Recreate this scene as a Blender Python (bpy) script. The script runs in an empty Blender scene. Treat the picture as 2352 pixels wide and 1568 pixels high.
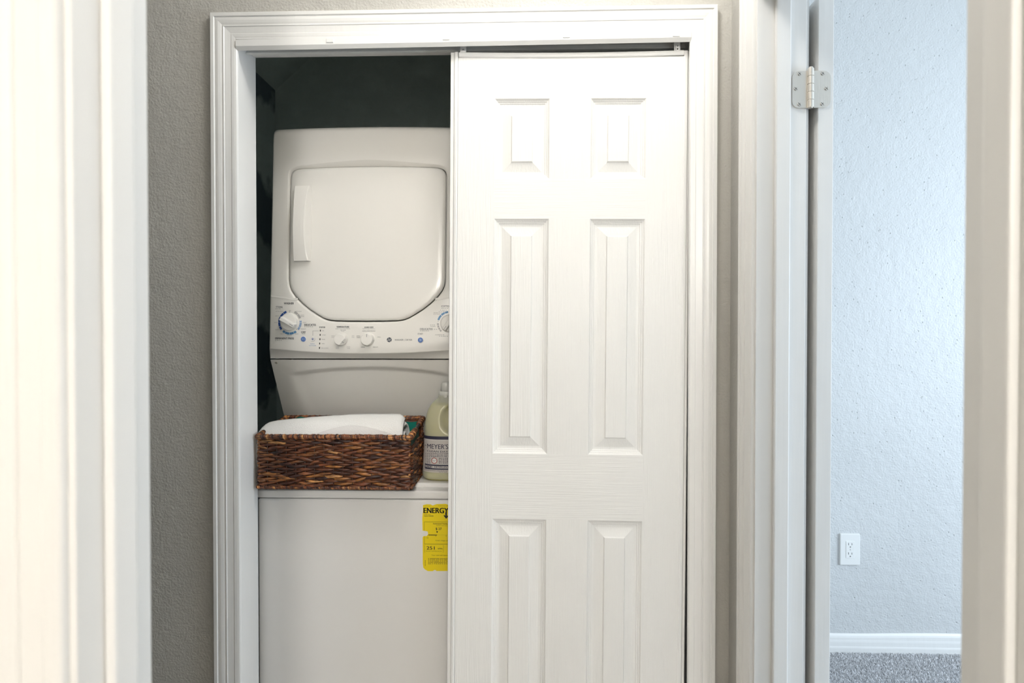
import bpy, bmesh, math, random
import numpy as np
from mathutils import Vector, Matrix, Euler, noise

random.seed(7)
scene = bpy.context.scene
C = scene.collection
PI = math.pi

# ------------------------------------------------------------------ camera
W, H, FPX = 2352.0, 1568.0, 1330.0
EYE = 1.28
YAW, TILT, SHIFT = math.radians(1.68), math.radians(0.69), -13.0
cd = bpy.data.cameras.new('camera')
cam = bpy.data.objects.new('camera', cd)
C.objects.link(cam)
cam.location = (0, 0, EYE)
cam.rotation_euler = (PI / 2 - TILT, 0, YAW)
cd.sensor_width = 36.0
cd.lens = FPX / W * 36.0
cd.shift_y = SHIFT / W
cd.clip_start = 0.02
cd.dof.use_dof = True
cd.dof.focus_distance = 1.62
cd.dof.aperture_fstop = 3.6
scene.camera = cam
ROT = Euler(cam.rotation_euler).to_matrix()

def ray(px, py):
    return ROT @ Vector(((px - W / 2) / FPX, (H / 2 - py + SHIFT) / FPX, -1.0))

def hit(px, py, F):
    """point where the view ray meets the surface y = F(x, z)"""
    d = ray(px, py)
    y = F(0, EYE)
    for _ in range(14):
        t = y / d.y
        y = F(d.x * t, EYE + d.z * t)
    t = y / d.y
    return Vector((d.x * t, y, EYE + d.z * t))

def PY(px, py, Y):
    return hit(px, py, lambda x, z: Y)

def PX(px, py, X):
    d = ray(px, py); t = X / d.x
    return Vector((X, d.y * t, EYE + d.z * t))

# ------------------------------------------------------------------ view, world, lights
vs = scene.view_settings
vs.view_transform = 'Standard'
vs.look = 'None'
vs.exposure = 1.13
vs.gamma = 1.0
vs.use_curve_mapping = False

world = bpy.data.worlds.new('world')
scene.world = world
world.use_nodes = True
bg = world.node_tree.nodes['Background']
bg.inputs[0].default_value = (0.62, 0.80, 1.0, 1)
bg.inputs[1].default_value = 1.0

def lamp(name, kind, loc, power, color, size=0.1, rot=(0, 0, 0), sizey=None):
    l = bpy.data.lights.new(name, kind)
    l.energy = power
    l.color = color
    if kind == 'AREA':
        l.shape = 'RECTANGLE' if sizey else 'DISK'
        l.size = size
        if sizey:
            l.size_y = sizey
    else:
        l.shadow_soft_size = size
    o = bpy.data.objects.new(name, l)
    o.location = loc
    o.rotation_euler = rot
    C.objects.link(o)
    return o

# all out of the picture: the hall's ceiling lamp, a wall lamp on the far wall of the room behind the camera, daylight in the bedroom window
lamp('hall_ceiling_lamp_offscreen', 'POINT', (0.04, 1.00, 2.58), 8.8, (1.0, 0.985, 0.955), 0.11)
lamp('entry_room_wall_lamp_offscreen', 'POINT', (0.26, -1.87, 1.95), 48.0, (1.0, 0.970, 0.925), 0.11)
lamp('window_bedroom_offscreen', 'AREA', (3.60, 0.75, 1.35), 42.0, (0.76, 0.88, 1.0), 1.38, (0, PI / 2, 0), 1.38)

# ------------------------------------------------------------------ materials
def new_mat(name):
    m = bpy.data.materials.new(name)
    m.use_nodes = True
    nt = m.node_tree
    return m, nt, nt.nodes['Principled BSDF']

def plain(name, col, rough=0.5, metal=0.0, spec=0.5, coat=0.0):
    m, nt, b = new_mat(name)
    b.inputs['Base Color'].default_value = (*col, 1)
    b.inputs['Roughness'].default_value = rough
    b.inputs['Metallic'].default_value = metal
    b.inputs['Specular IOR Level'].default_value = spec
    b.inputs['Coat Weight'].default_value = coat
    return m

def bump_noise(nt, b, layers, strength=1.0):
    """layers: (scale xyz, detail, distance)"""
    tc = nt.nodes.new('ShaderNodeTexCoord')
    prev = None
    for sc, det, dist in layers:
        mp = nt.nodes.new('ShaderNodeMapping')
        mp.inputs['Scale'].default_value = sc
        nt.links.new(tc.outputs['Object'], mp.inputs['Vector'])
        n = nt.nodes.new('ShaderNodeTexNoise')
        n.inputs['Scale'].default_value = 1.0
        n.inputs['Detail'].default_value = det
        nt.links.new(mp.outputs[0], n.inputs['Vector'])
        bp = nt.nodes.new('ShaderNodeBump')
        bp.inputs['Strength'].default_value = strength
        bp.inputs['Distance'].default_value = dist
        nt.links.new(n.outputs['Fac'], bp.inputs['Height'])
        if prev:
            nt.links.new(prev.outputs[0], bp.inputs['Normal'])
        prev = bp
    nt.links.new(prev.outputs[0], b.inputs['Normal'])
    return tc, prev

def wall_paint(name, col, scale=150.0, dist=0.0016, pits=0.0, rough=0.55):
    m, nt, b = new_mat(name)
    b.inputs['Roughness'].default_value = rough
    tc, last = bump_noise(nt, b, [((scale,) * 3, 2.0, dist), ((scale * .22,) * 3, 2.0, dist * 1.4)])
    n = nt.nodes.new('ShaderNodeTexNoise'); n.inputs['Scale'].default_value = 2.2
    n.inputs['Detail'].default_value = 3
    nt.links.new(tc.outputs['Object'], n.inputs['Vector'])
    r = nt.nodes.new('ShaderNodeValToRGB')
    r.color_ramp.elements[0].position = .3; r.color_ramp.elements[1].position = .7
    r.color_ramp.elements[0].color = (*[c * .96 for c in col], 1)
    r.color_ramp.elements[1].color = (*[min(1, c * 1.03) for c in col], 1)
    nt.links.new(n.outputs['Fac'], r.inputs['Fac'])
    nt.links.new(r.outputs[0], b.inputs['Base Color'])
    if pits:
        v = nt.nodes.new('ShaderNodeTexVoronoi'); v.inputs['Scale'].default_value = pits
        nt.links.new(tc.outputs['Object'], v.inputs['Vector'])
        rr = nt.nodes.new('ShaderNodeValToRGB')
        rr.color_ramp.elements[0].position = .04; rr.color_ramp.elements[1].position = .12
        nt.links.new(v.outputs['Distance'], rr.inputs['Fac'])
        bp = nt.nodes.new('ShaderNodeBump'); bp.inputs['Distance'].default_value = .003
        bp.inputs['Strength'].default_value = .8
        nt.links.new(rr.outputs[0], bp.inputs['Height'])
        nt.links.new(last.outputs[0], bp.inputs['Normal'])
        nt.links.new(bp.outputs[0], b.inputs['Normal'])
    return m

def trim_paint(name, col, rough=0.32):
    m, nt, b = new_mat(name)
    b.inputs['Base Color'].default_value = (*col, 1)
    b.inputs['Roughness'].default_value = rough
    bump_noise(nt, b, [((60, 60, 3), 2, .0005), ((14, 14, 9), 2, .0012)])
    return m

def grain_paint(name, col, scale):
    m, nt, b = new_mat(name)
    b.inputs['Base Color'].default_value = (*col, 1)
    b.inputs['Roughness'].default_value = 0.42
    bump_noise(nt, b, [(scale, 3, .0007)])
    return m

WHITE = (0.82, 0.812, 0.793)
M = {}
M['hall'] = wall_paint('hall_wall_paint', (0.52, 0.505, 0.47), 170, .0016)
M['bed'] = wall_paint('bedroom_wall_paint', (0.62, 0.63, 0.63), 150, .0020, pits=36)
M['ceil'] = plain('ceiling_paint', (0.80, 0.79, 0.76), .8)
M['trim'] = trim_paint('trim_paint', WHITE)
M['near_trim'] = M['trim']
M['door_v'] = grain_paint('door_paint_upright_grain', (0.83, 0.822, 0.80), (420, 420, 9))
M['door_h'] = grain_paint('door_paint_level_grain', (0.83, 0.822, 0.80), (9, 420, 420))
M['channel'] = plain('white_enamelled_metal', (0.82, 0.815, 0.80), .3)
M['track_in'] = plain('worn_track_metal', (0.78, 0.79, 0.78), .5)
M['appl'] = plain('appliance_enamel', (0.83, 0.81, 0.77), .28, coat=.15)
M['panel'] = plain('control_panel_plastic', (0.83, 0.81, 0.77), .38)
M['wash'] = plain('washer_enamel', (0.82, 0.805, 0.785), .3, coat=.15)
M['knob'] = plain('knob_plastic', (0.86, 0.84, 0.80), .3)
M['gap'] = plain('dark_seam', (0.02, 0.024, 0.026), .7)
M['ink'] = plain('dark_print', (0.045, 0.055, 0.075), .5)
M['ink_grey'] = plain('grey_print', (0.30, 0.30, 0.31), .5)
M['ink_blue'] = plain('pale_blue_print', (0.30, 0.40, 0.58), .5)
M['blue'] = plain('blue_print', (0.035, 0.095, 0.33), .45)
M['blue2'] = plain('mid_blue_print', (0.10, 0.26, 0.48), .45)
M['blue3'] = plain('light_blue_print', (0.30, 0.42, 0.62), .45)
M['light_grey'] = plain('light_grey_print', (0.46, 0.45, 0.44), .45)
M['button'] = plain('blue_button', (0.13, 0.23, 0.55), .3)
M['white_ink'] = plain('white_print', (0.82, 0.82, 0.80), .5)
M['yellow'] = plain('yellow_sticker', (0.86, 0.66, 0.005), .45)
M['black'] = plain('black_print', (0.012, 0.012, 0.014), .5)
M['rod'] = plain('black_metal_rod', (0.02, 0.022, 0.025), .4)
M['steel'] = None
M['outlet'] = plain('outlet_plastic', (0.82, 0.82, 0.80), .3)
M['slot'] = plain('slot_dark', (0.02, 0.03, 0.05), .6)
M['floor'] = plain('hall_floor', (0.42, 0.38, 0.33), .7)

m, nt, b = new_mat('brushed_nickel')
b.inputs['Base Color'].default_value = (0.74, 0.70, 0.64, 1)
b.inputs['Metallic'].default_value = 0.8
b.inputs['Roughness'].default_value = 0.36
bump_noise(nt, b, [((500, 500, 30), 2, .0003), ((40, 40, 40), 2, .0004)])
M['steel'] = m

# closet interior: dark green-grey paint with rough black unpainted patches
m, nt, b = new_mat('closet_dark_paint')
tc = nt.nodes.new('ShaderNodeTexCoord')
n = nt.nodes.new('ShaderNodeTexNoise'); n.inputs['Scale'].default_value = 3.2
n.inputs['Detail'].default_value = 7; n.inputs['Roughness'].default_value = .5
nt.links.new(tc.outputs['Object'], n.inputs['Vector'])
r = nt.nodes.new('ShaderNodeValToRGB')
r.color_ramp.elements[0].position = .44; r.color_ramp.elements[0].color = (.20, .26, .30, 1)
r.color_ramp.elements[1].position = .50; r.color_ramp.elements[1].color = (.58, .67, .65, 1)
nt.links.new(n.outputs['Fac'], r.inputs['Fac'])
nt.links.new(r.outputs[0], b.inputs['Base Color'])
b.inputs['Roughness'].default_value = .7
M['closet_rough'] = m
M['closet'] = wall_paint('closet_wall_paint', (.58, .67, .65), 160, .001, rough=.75)
M['closet_soffit'] = M['closet']

# carpet
m, nt, b = new_mat('carpet_fibre')
b.inputs['Roughness'].default_value = .9
b.inputs['Specular IOR Level'].default_value = .1
oi = nt.nodes.new('ShaderNodeAttribute'); oi.attribute_name = 'Col'
nt.links.new(oi.outputs['Color'], b.inputs['Base Color'])
M['carpet'] = m
m, nt, b = new_mat('carpet_ground')
b.inputs['Base Color'].default_value = (.5, .5, .505, 1); b.inputs['Roughness'].default_value = .95
bump_noise(nt, b, [((300,) * 3, 3, .006)])
M['carpet_base'] = m

# basket leaf: per-strand colour attribute with streaks
m, nt, b = new_mat('dried_leaf_strand')
at = nt.nodes.new('ShaderNodeAttribute'); at.attribute_name = 'Col'
tc = nt.nodes.new('ShaderNodeTexCoord')
mp = nt.nodes.new('ShaderNodeMapping'); mp.inputs['Scale'].default_value = (45, 90, 420)
nt.links.new(tc.outputs['Object'], mp.inputs[0])
n = nt.nodes.new('ShaderNodeTexNoise'); n.inputs['Scale'].default_value = 1; n.inputs['Detail'].default_value = 4
nt.links.new(mp.outputs[0], n.inputs['Vector'])
r = nt.nodes.new('ShaderNodeValToRGB')
r.color_ramp.elements[0].position = .36; r.color_ramp.elements[0].color = (.26, .22, .24, 1)
r.color_ramp.elements[1].position = .68; r.color_ramp.elements[1].color = (1.9, 1.7, 1.45, 1)
nt.links.new(n.outputs['Fac'], r.inputs['Fac'])
mx = nt.nodes.new('ShaderNodeMix'); mx.data_type = 'RGBA'; mx.blend_type = 'MULTIPLY'
mx.inputs['Factor'].default_value = 1.0
nt.links.new(at.outputs['Color'], mx.inputs['A']); nt.links.new(r.outputs[0], mx.inputs['B'])
nt.links.new(mx.outputs['Result'], b.inputs['Base Color'])
b.inputs['Roughness'].default_value = .42
bp = nt.nodes.new('ShaderNodeBump'); bp.inputs['Distance'].default_value = .0012
nt.links.new(n.outputs['Fac'], bp.inputs['Height']); nt.links.new(bp.outputs[0], b.inputs['Normal'])
M['leaf'] = m

# towel terry, woven band, teal liner
def cloth(name, col, scale, dist):
    m, nt, b = new_mat(name)
    b.inputs['Base Color'].default_value = (*col, 1)
    b.inputs['Roughness'].default_value = .95
    b.inputs['Specular IOR Level'].default_value = .1
    b.inputs['Sheen Weight'].default_value = .25
    bump_noise(nt, b, [((scale,) * 3, 2, dist)])
    return m
M['terry'] = cloth('white_terry', (.90, .89, .875), 420, .0016)
M['band'] = cloth('white_woven_band', (.80, .78, .77), 620, .0009)
M['teal'] = cloth('teal_cotton', (.008, .165, .125), 500, .0008)

# bottle: translucent shell, yellow liquid
m, nt, b = new_mat('translucent_bottle_plastic')
b.inputs['Base Color'].default_value = (.80, .80, .70, 1)
b.inputs['Roughness'].default_value = .28
tr = nt.nodes.new('ShaderNodeBsdfTransparent'); tr.inputs[0].default_value = (.93, .94, .86, 1)
mixs = nt.nodes.new('ShaderNodeMixShader'); mixs.inputs[0].default_value = .45
out = nt.nodes['Material Output']
nt.links.new(tr.outputs[0], mixs.inputs[1]); nt.links.new(b.outputs[0], mixs.inputs[2])
nt.links.new(mixs.outputs[0], out.inputs['Surface'])
M['bottle'] = m
M['liquid'] = plain('yellow_detergent', (.60, .53, .13), .25)
M['cap'] = plain('clear_cap_plastic', (.66, .66, .62), .25)
M['paper'] = plain('label_paper', (.60, .56, .53), .5)
M['navy'] = plain('navy_print', (.03, .03, .06), .5)
M['red_ink'] = plain('red_print', (.38, .06, .05), .5)

# ------------------------------------------------------------------ helpers
def link(name, me, mat, parent=None, kind=None):
    o = bpy.data.objects.new(name, me)
    C.objects.link(o)
    mats = mat if isinstance(mat, (list, tuple)) else [mat]
    if not me.materials:
        for k in mats:
            me.materials.append(M[k])
    if parent is not None:
        o.parent = parent
        base = parent
        off = Vector((0, 0, 0))
        while base is not None:
            off += base.location
            base = base.parent
        o.location = -off
    if kind:
        o['kind'] = kind
    return o

def mesh(name, verts, faces, mat, parent=None, smooth=False, kind=None, fmats=None):
    me = bpy.data.meshes.new(name)
    me.from_pydata([tuple(v) for v in verts], [], faces)
    me.update()
    if smooth:
        me.polygons.foreach_set('use_smooth', [True] * len(me.polygons))
    if fmats:
        me.polygons.foreach_set('material_index', fmats)
    return link(name, me, mat, parent, kind)

def from_bm(name, bm, mat, parent=None, smooth=False, kind=None):
    me = bpy.data.meshes.new(name)
    bmesh.ops.recalc_face_normals(bm, faces=bm.faces)
    bm.to_mesh(me); bm.free()
    if smooth:
        me.polygons.foreach_set('use_smooth', [True] * len(me.polygons))
    return link(name, me, mat, parent, kind)

def add_box(bm, a, b_, bevel=0.0, seg=2):
    x0, y0, z0 = a; x1, y1, z1 = b_
    vs_ = [bm.verts.new(p) for p in ((x0, y0, z0), (x1, y0, z0), (x1, y1, z0), (x0, y1, z0),
                                     (x0, y0, z1), (x1, y0, z1), (x1, y1, z1), (x0, y1, z1))]
    fs = [bm.faces.new([vs_[i] for i in f]) for f in
          ((0, 1, 2, 3), (4, 5, 6, 7), (0, 1, 5, 4), (1, 2, 6, 5), (2, 3, 7, 6), (3, 0, 4, 7))]
    if bevel:
        es = list({e for f in fs for e in f.edges})
        bmesh.ops.bevel(bm, geom=es, offset=bevel, segments=seg, affect='EDGES', profile=.6)

def box(name, a, b_, mat, parent=None, bevel=0.0, kind=None, seg=2):
    bm = bmesh.new()
    add_box(bm, a, b_, bevel, seg)
    return from_bm(name, bm, mat, parent, False, kind)

def boxes(name, lst, mat, parent=None, kind=None):
    bm = bmesh.new()
    for a, b_ in lst:
        add_box(bm, a, b_)
    return from_bm(name, bm, mat, parent, False, kind)

def thing(name, label, cat, loc, group=None):
    o = bpy.data.objects.new(name, None)
    C.objects.link(o)
    o.location = loc
    o.empty_display_size = .05
    o['label'] = label; o['category'] = cat
    if group:
        o['group'] = group
    return o

def tag(o, label, cat, group=None):
    o['label'] = label; o['category'] = cat
    if group:
        o['group'] = group
    return o

def cyl_bm(bm, c, r, h, axis, n=24, bevel=0.0, r2=None):
    """cylinder from point c along axis for length h"""
    axis = Vector(axis).normalized()
    a = axis.orthogonal().normalized(); b_ = axis.cross(a)
    r2 = r if r2 is None else r2
    prof = [(r, 0)]
    if bevel:
        prof += [(r2, h - bevel), (r2 - bevel * .3, h - bevel * .3), (r2 - bevel, h)]
    else:
        prof += [(r2, h)]
    rings = []
    for rr, t in prof:
        rings.append([bm.verts.new(Vector(c) + axis * t + (a * math.cos(2 * PI * i / n) + b_ * math.sin(2 * PI * i / n)) * rr)
                      for i in range(n)])
    for p, q in zip(rings, rings[1:]):
        for i in range(n):
            bm.faces.new((p[i], p[(i + 1) % n], q[(i + 1) % n], q[i]))
    bm.faces.new(rings[-1]); bm.faces.new(rings[0][::-1])

def cyl(name, c, r, h, axis, mat, parent, n=28, bevel=0.0, r2=None):
    bm = bmesh.new()
    cyl_bm(bm, c, r, h, axis, n, bevel, r2)
    o = from_bm(name, bm, mat, parent)
    return o

# text as flat geometry: (string, left px, baseline px, cap height px, width px or None)
_tc = {}
def glyphs(s):
    if s in _tc:
        return _tc[s]
    cu = bpy.data.curves.new('lettering', 'FONT')
    cu.body = s; cu.size = 1.0; cu.resolution_u = 3
    ob = bpy.data.objects.new('lettering', cu)
    C.objects.link(ob)
    dg = bpy.context.evaluated_depsgraph_get()
    me = bpy.data.meshes.new_from_object(ob.evaluated_get(dg))
    v = np.array([(q.co.x, q.co.y) for q in me.vertices]) if len(me.vertices) else np.zeros((0, 2))
    f = [tuple(p.vertices) for p in me.polygons]
    bpy.data.objects.remove(ob); bpy.data.curves.remove(cu); bpy.data.meshes.remove(me)
    _tc[s] = (v, f)
    return v, f

class Print:
    """collects flat print that lies on the surface y = F(x, z)"""
    def __init__(self, F, off=.0007):
        self.F, self.off, self.v, self.f, self.cuts = F, off, [], [], []
    def put(self, pts, faces):
        n = len(self.v)
        self.v += [(p[0], self.F(p[0], p[1]) - self.off, p[1]) for p in pts]
        self.f += [tuple(n + i for i in q) for q in faces]
    def text(self, s, px, base, cap, width=None, center=False, bold=False):
        v, f = glyphs(s)
        p0 = hit(px, base, self.F)
        k = p0.y / FPX
        sc = cap * k / .70
        x = v[:, 0]; w = x.max() - x.min()
        sx = sc if width is None else width * k / w
        xs = (x - x.min()) * sx + p0.x
        if center:
            xs -= w * sx / 2
        zs = v[:, 1] * sc + p0.z
        self.put(list(zip(xs, zs)), f)
        if bold:
            for dx in (.13, -.13):
                self.off += 1e-5
                self.put(list(zip(xs + dx * k, zs)), f)
    def rect(self, x0, y0, x1, y1):
        a = hit(x0, y0, self.F); b_ = hit(x1, y1, self.F)
        nx = max(1, int(abs(x1 - x0) / 4))
        pts = []; fs = []
        for i in range(nx + 1):
            x = a.x + (b_.x - a.x) * i / nx
            pts += [(x, a.z), (x, b_.z)]
        for i in range(nx):
            fs.append((2 * i, 2 * i + 2, 2 * i + 3, 2 * i + 1))
        self.put(pts, fs)
    def arc(self, cx, cy, r0, r1, a0, a1, n=14):
        c = hit(cx, cy, self.F); k = c.y / FPX
        pts = []
        for i in range(n + 1):
            a = math.radians(a0 + (a1 - a0) * i / n)
            for r in (r0, r1):
                pts.append((c.x + math.cos(a) * r * k, c.z + math.sin(a) * r * k))
        self.put(pts, [(2 * i, 2 * i + 2, 2 * i + 3, 2 * i + 1) for i in range(n)])
    def poly(self, pp):
        pts = [hit(x, y, self.F) for x, y in pp]
        self.put([(p.x, p.z) for p in pts], [tuple(range(len(pp)))])
    def dashes(self, x0, y0, x1, h=1.1, step=5.0):
        x = x0
        while x < x1 - 1:
            w = step * random.uniform(.5, .9)
            self.rect(x, y0 - h, min(x + w, x1), y0)
            x += step
    def cut(self):
        self.cuts.append((len(self.v), len(self.f)))
    def build(self, name, mat, parent, kind=None):
        if self.cuts:
            v0 = f0 = 0
            for v1, f1 in self.cuts + [(len(self.v), len(self.f))]:
                if v1 > v0:
                    mesh(name, self.v[v0:v1], [tuple(i - v0 for i in q) for q in self.f[f0:f1]], mat, parent, kind=kind)
                v0, f0 = v1, f1
            return None
        return mesh(name, self.v, self.f, mat, parent, kind=kind)

# moulded casing: profile swept between two points with mitred ends
PROF = [(0, 0), (0, .0155), (.0015, .017), (.0095, .017), (.0105, .0148), (.0120, .0142), (.0150, .0150),
        (.0200, .0152), (.0260, .0142), (.0310, .0125), (.0325, .0138), (.0345, .0138), (.0360, .0122),
        (.0440, .0110), (.0520, .0100), (.0535, .0108), (.0600, .0102), (.0650, .0090), (.0672, .0070), (.0680, .0040), (.068, 0)]
def casing(name, outer0, outer1, inward, out_dir, mitre0, mitre1, mat='trim', label=None, prof=PROF, nseg=1):
    """a length of casing; outer0->outer1 is the outer back edge; inward points to the opening, out_dir away from the wall.
    mitreN: how far the end moves along the run per metre of inward offset"""
    a, b_ = Vector(outer0), Vector(outer1)
    d = (b_ - a).normalized(); inward = Vector(inward); out_dir = Vector(out_dir)
    v = []; f = []
    rows = nseg + 1
    for i in range(rows):
        t = i / nseg
        for (u, h) in prof:
            p0 = a + d * (mitre0 * u); p1 = b_ - d * (mitre1 * u)
            p = p0.lerp(p1, t) + inward * u + out_dir * h
            v.append(p)
    n = len(prof)
    for i in range(nseg):
        for j in range(n):
            k = (j + 1) % n
            f.append((i * n + j, i * n + k, (i + 1) * n + k, (i + 1) * n + j))
    f.append(tuple(range(n))[::-1]); f.append(tuple((rows - 1) * n + j for j in range(n)))
    bm = bmesh.new()
    bv = [bm.verts.new(p) for p in v]
    for q in f:
        bm.faces.new([bv[i] for i in q])
    return from_bm(name, bm, mat, None, False, 'structure')

# ------------------------------------------------------------------ room dimensions
D = 1.50                 # closet wall face
DB = 1.60                # back of that wall
CEIL = 2.70
JL = PY(550, 800, D).x
JR = PY(1583, 800, D).x
CZ = (PY(491, 28, D - .016).z + PY(1647, 10, D - .016).z) / 2   # top of head casing
CW = .068
HEAD = CZ - CW + .004
XR = PX(1676, 784, .5).x * 0 + PY(1677, 784, D).x               # hall right wall face
XB = PY(1849, 784, 1.33).x                                                  # its bedroom face
JF = 1.33                # bedroom doorway, far jamb face
JN = .62                 # near jamb face
BEDZ = 2.035             # bedroom door head
BW = 2.30                # bedroom far wall
Y0, Y1 = .475, .570      # wall that holds the doorway the camera looks through
NL = PY(343, 784, Y1).x
NR = PY(2213, 784, Y1).x
CB = 2.26                # closet back
CL = PY(632, 250, CB).x  # closet left wall

# ------------------------------------------------------------------ structure
J = .016
JR2 = JR + .016
boxes('wall_back', [((-2.7, D, 0), (JL - J, DB, CEIL)), ((JR2 + J, D, 0), (XR + .05, DB, CEIL)),
                    ((JL - J, D, HEAD + J), (JR2 + J, DB, CEIL))], 'hall', kind='structure')
boxes('wall_right', [((XR, JF + J, 0), (XB, BW + .05, CEIL)), ((XR, Y0, 0), (XB, JN - J, CEIL)),
                     ((XR, JN - J, BEDZ + J), (XB, JF + J, CEIL))], 'hall', kind='structure')
boxes('wall_front', [((-2.7, Y0, 0), (NL - J, Y1, CEIL)), ((NR + J, Y0, 0), (XR + .001, Y1, CEIL)),
                     ((NL - J, Y0, 2.06 + J), (NR + J, Y1, CEIL))], 'hall', kind='structure')
box('wall_left', (-2.8, Y0, 0), (-2.7, DB, CEIL), 'hall', kind='structure')
box('wall_bedroom_back', (XB - .001, BW, 0), (3.7, BW + .1, CEIL), 'bed', kind='structure')
box('wall_bedroom_front', (XB - .001, -1.3, 0), (3.7, -1.2, CEIL), 'bed', kind='structure')
boxes('wall_bedroom_left', [((XB - .11, -1.2, 0), (XB, Y0, CEIL))], 'bed', kind='structure')
boxes('wall_bedroom_right', [((3.6, -1.2, 0), (3.7, 0, CEIL)), ((3.6, 1.5, 0), (3.7, BW, CEIL)),
                             ((3.6, 0, 0), (3.7, 1.5, .6)), ((3.6, 0, 2.1), (3.7, 1.5, CEIL))], 'bed', kind='structure')
wroot = boxes('window_1', [((3.61, 0, .6), (3.66, 1.5, .65)), ((3.61, 0, 2.05), (3.66, 1.5, 2.1)),
                           ((3.61, 0, .65), (3.66, .05, 2.05)), ((3.61, 1.45, .65), (3.66, 1.5, 2.05)),
                           ((3.615, .05, 1.33), (3.655, 1.45, 1.37))], 'trim', kind='structure')
box('wall_entry_back', (-1.4, -2.1, 0), (1.0, -2.0, CEIL), 'hall', kind='structure')
box('wall_entry_left', (-1.5, -2.0, 0), (-1.4, Y0, CEIL), 'hall', kind='structure')
box('wall_entry_right', (XB - .21, -2.0, 0), (XB - .11, Y0, CEIL), 'hall', kind='structure')
box('ceiling', (-2.8, -2.1, CEIL), (3.7, BW + .1, CEIL + .08), 'ceil', kind='structure')
box('floor', (-2.8, -2.1, -.06), (XB - .03, CB + .05, 0), 'floor', kind='structure')
box('floor_bedroom', (XB - .03, -1.3, -.06), (3.7, BW + .1, .008), 'carpet_base', kind='structure')

# closet shell
box('wall_closet_back', (CL - .05, CB, 0), (XR, CB + .04, CEIL), 'closet', kind='structure')
box('wall_closet_left', (CL - .05, DB - .001, 0), (CL, CB, CEIL), 'closet_rough', kind='structure')
box('wall_closet_right', (XR - .02, DB - .001, 0), (XR + .001, CB, CEIL), 'closet', kind='structure')
mesh('wall_closet_front', [(CL, DB + .0015, 0), (JL - J, DB + .0015, 0), (JL - J, DB + .0015, CEIL), (CL, DB + .0015, CEIL),
                           (CL, DB, 0), (JL - J, DB, 0), (JL - J, DB, CEIL), (CL, DB, CEIL)],
     [(0, 1, 2, 3), (5, 4, 7, 6), (1, 5, 6, 2), (3, 2, 6, 7)], 'closet', kind='structure')
s0 = PY(632, 207, CB); s1 = PY(722, 124, CB)
sl = (s1.z - s0.z) / (s1.x - s0.x)
xt = CL + (CEIL - s0.z) / sl
mesh('ceiling_closet_soffit', [(CL, DB, s0.z), (xt, DB, CEIL), (CL, DB, CEIL), (CL, CB, s0.z), (xt, CB, CEIL), (CL, CB, CEIL)],
     [(0, 1, 2), (3, 5, 4), (0, 3, 4, 1), (1, 4, 5, 2), (0, 2, 5, 3)], 'closet_soffit', kind='structure')

# closet jambs and casing
box('trim_1', (JL - J, D - .002, 0), (JL, DB, HEAD + J), 'trim', kind='structure', bevel=.0015)
box('trim_2', (JR2, D - .002, 0), (JR2 + J, DB, HEAD + J), 'trim', kind='structure', bevel=.0015)
box('trim_3', (JL, D - .002, HEAD), (JR2, DB, HEAD + J), 'trim', kind='structure', bevel=.0015)
cl, cr = JL + .003 - CW, JR - .003 + CW
casing('trim_4', (cl, D, 0), (cl, D, CZ), (1, 0, 0), (0, -1, 0), 0, 1)
casing('trim_5', (cr, D, 0), (cr, D, CZ), (-1, 0, 0), (0, -1, 0), 0, 1)
casing('trim_6', (cl, D, CZ), (cr, D, CZ), (0, 0, -1), (0, -1, 0), 1, 1)

# bedroom doorway: jambs, stops, casing
box('trim_7', (XR - .001, JF, 0), (XB, JF + J, BEDZ + J), 'trim', kind='structure', bevel=.0015)
box('trim_8', (XR - .001, JN - J, 0), (XB, JN, BEDZ + J), 'trim', kind='structure', bevel=.0015)
box('trim_9', (XR - .001, JN, BEDZ), (XB, JF, BEDZ + J), 'trim', kind='structure', bevel=.0015)
sx0, sx1 = PY(1779, 784, JF - .010).x, PY(1814.5, 784, JF - .011).x
box('trim_10', (sx0, JF - .011, 0), (sx1, JF, BEDZ), 'trim', kind='structure', bevel=.003)
box('trim_11', (sx0, JN, 0), (sx1, JN + .011, BEDZ), 'trim', kind='structure', bevel=.003)
box('trim_12', (sx0, JN + .011, BEDZ - .011), (sx1, JF - .011, BEDZ), 'trim', kind='structure', bevel=.003)
co, cn, ct = JF + .006 + .064, JN - .006 - .02, BEDZ + .006 + .064
P64 = [(u * .94, h) for u, h in PROF]
casing('trim_13', (XR, co, 0), (XR, co, ct), (0, -1, 0), (-1, 0, 0), 0, 1, prof=P64)
casing('trim_14', (XR, co, ct), (XR, Y1, ct), (0, 0, -1), (-1, 0, 0), 1, 0, prof=P64)
casing('trim_15', (XB, co, 0), (XB, co, ct), (0, -1, 0), (1, 0, 0), 0, 1, prof=P64)

# frame of the doorway the camera looks through
box('trim_16', (NL - J, Y0 - .001, 0), (NL, Y1, 2.06 + J), 'trim', kind='structure', bevel=.0015)
box('trim_17', (NR, Y0 - .001, 0), (NR + J, Y1, 2.06 + J), 'trim', kind='structure', bevel=.0015)
box('trim_18', (NL, Y0 - .001, 2.06), (NR, Y1, 2.06 + J), 'trim', kind='structure', bevel=.0015)
box('trim_19', (NL, Y0 + .030, 0), (NL + .010, Y0 + .062, 2.06), 'trim', kind='structure', bevel=.003)
box('trim_20', (NR - .010, Y0 + .030, 0), (NR, Y0 + .062, 2.06), 'trim', kind='structure', bevel=.003)
nl, nr, nz = NL - .006 - CW, NR + .006 + CW, 2.066 + CW
casing('trim_21', (nl, Y0, 0), (nl, Y0, nz), (1, 0, 0), (0, -1, 0), 0, 1, 'near_trim')
casing('trim_22', (nr, Y0, 0), (nr, Y0, nz), (-1, 0, 0), (0, -1, 0), 0, 1, 'near_trim')
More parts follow.
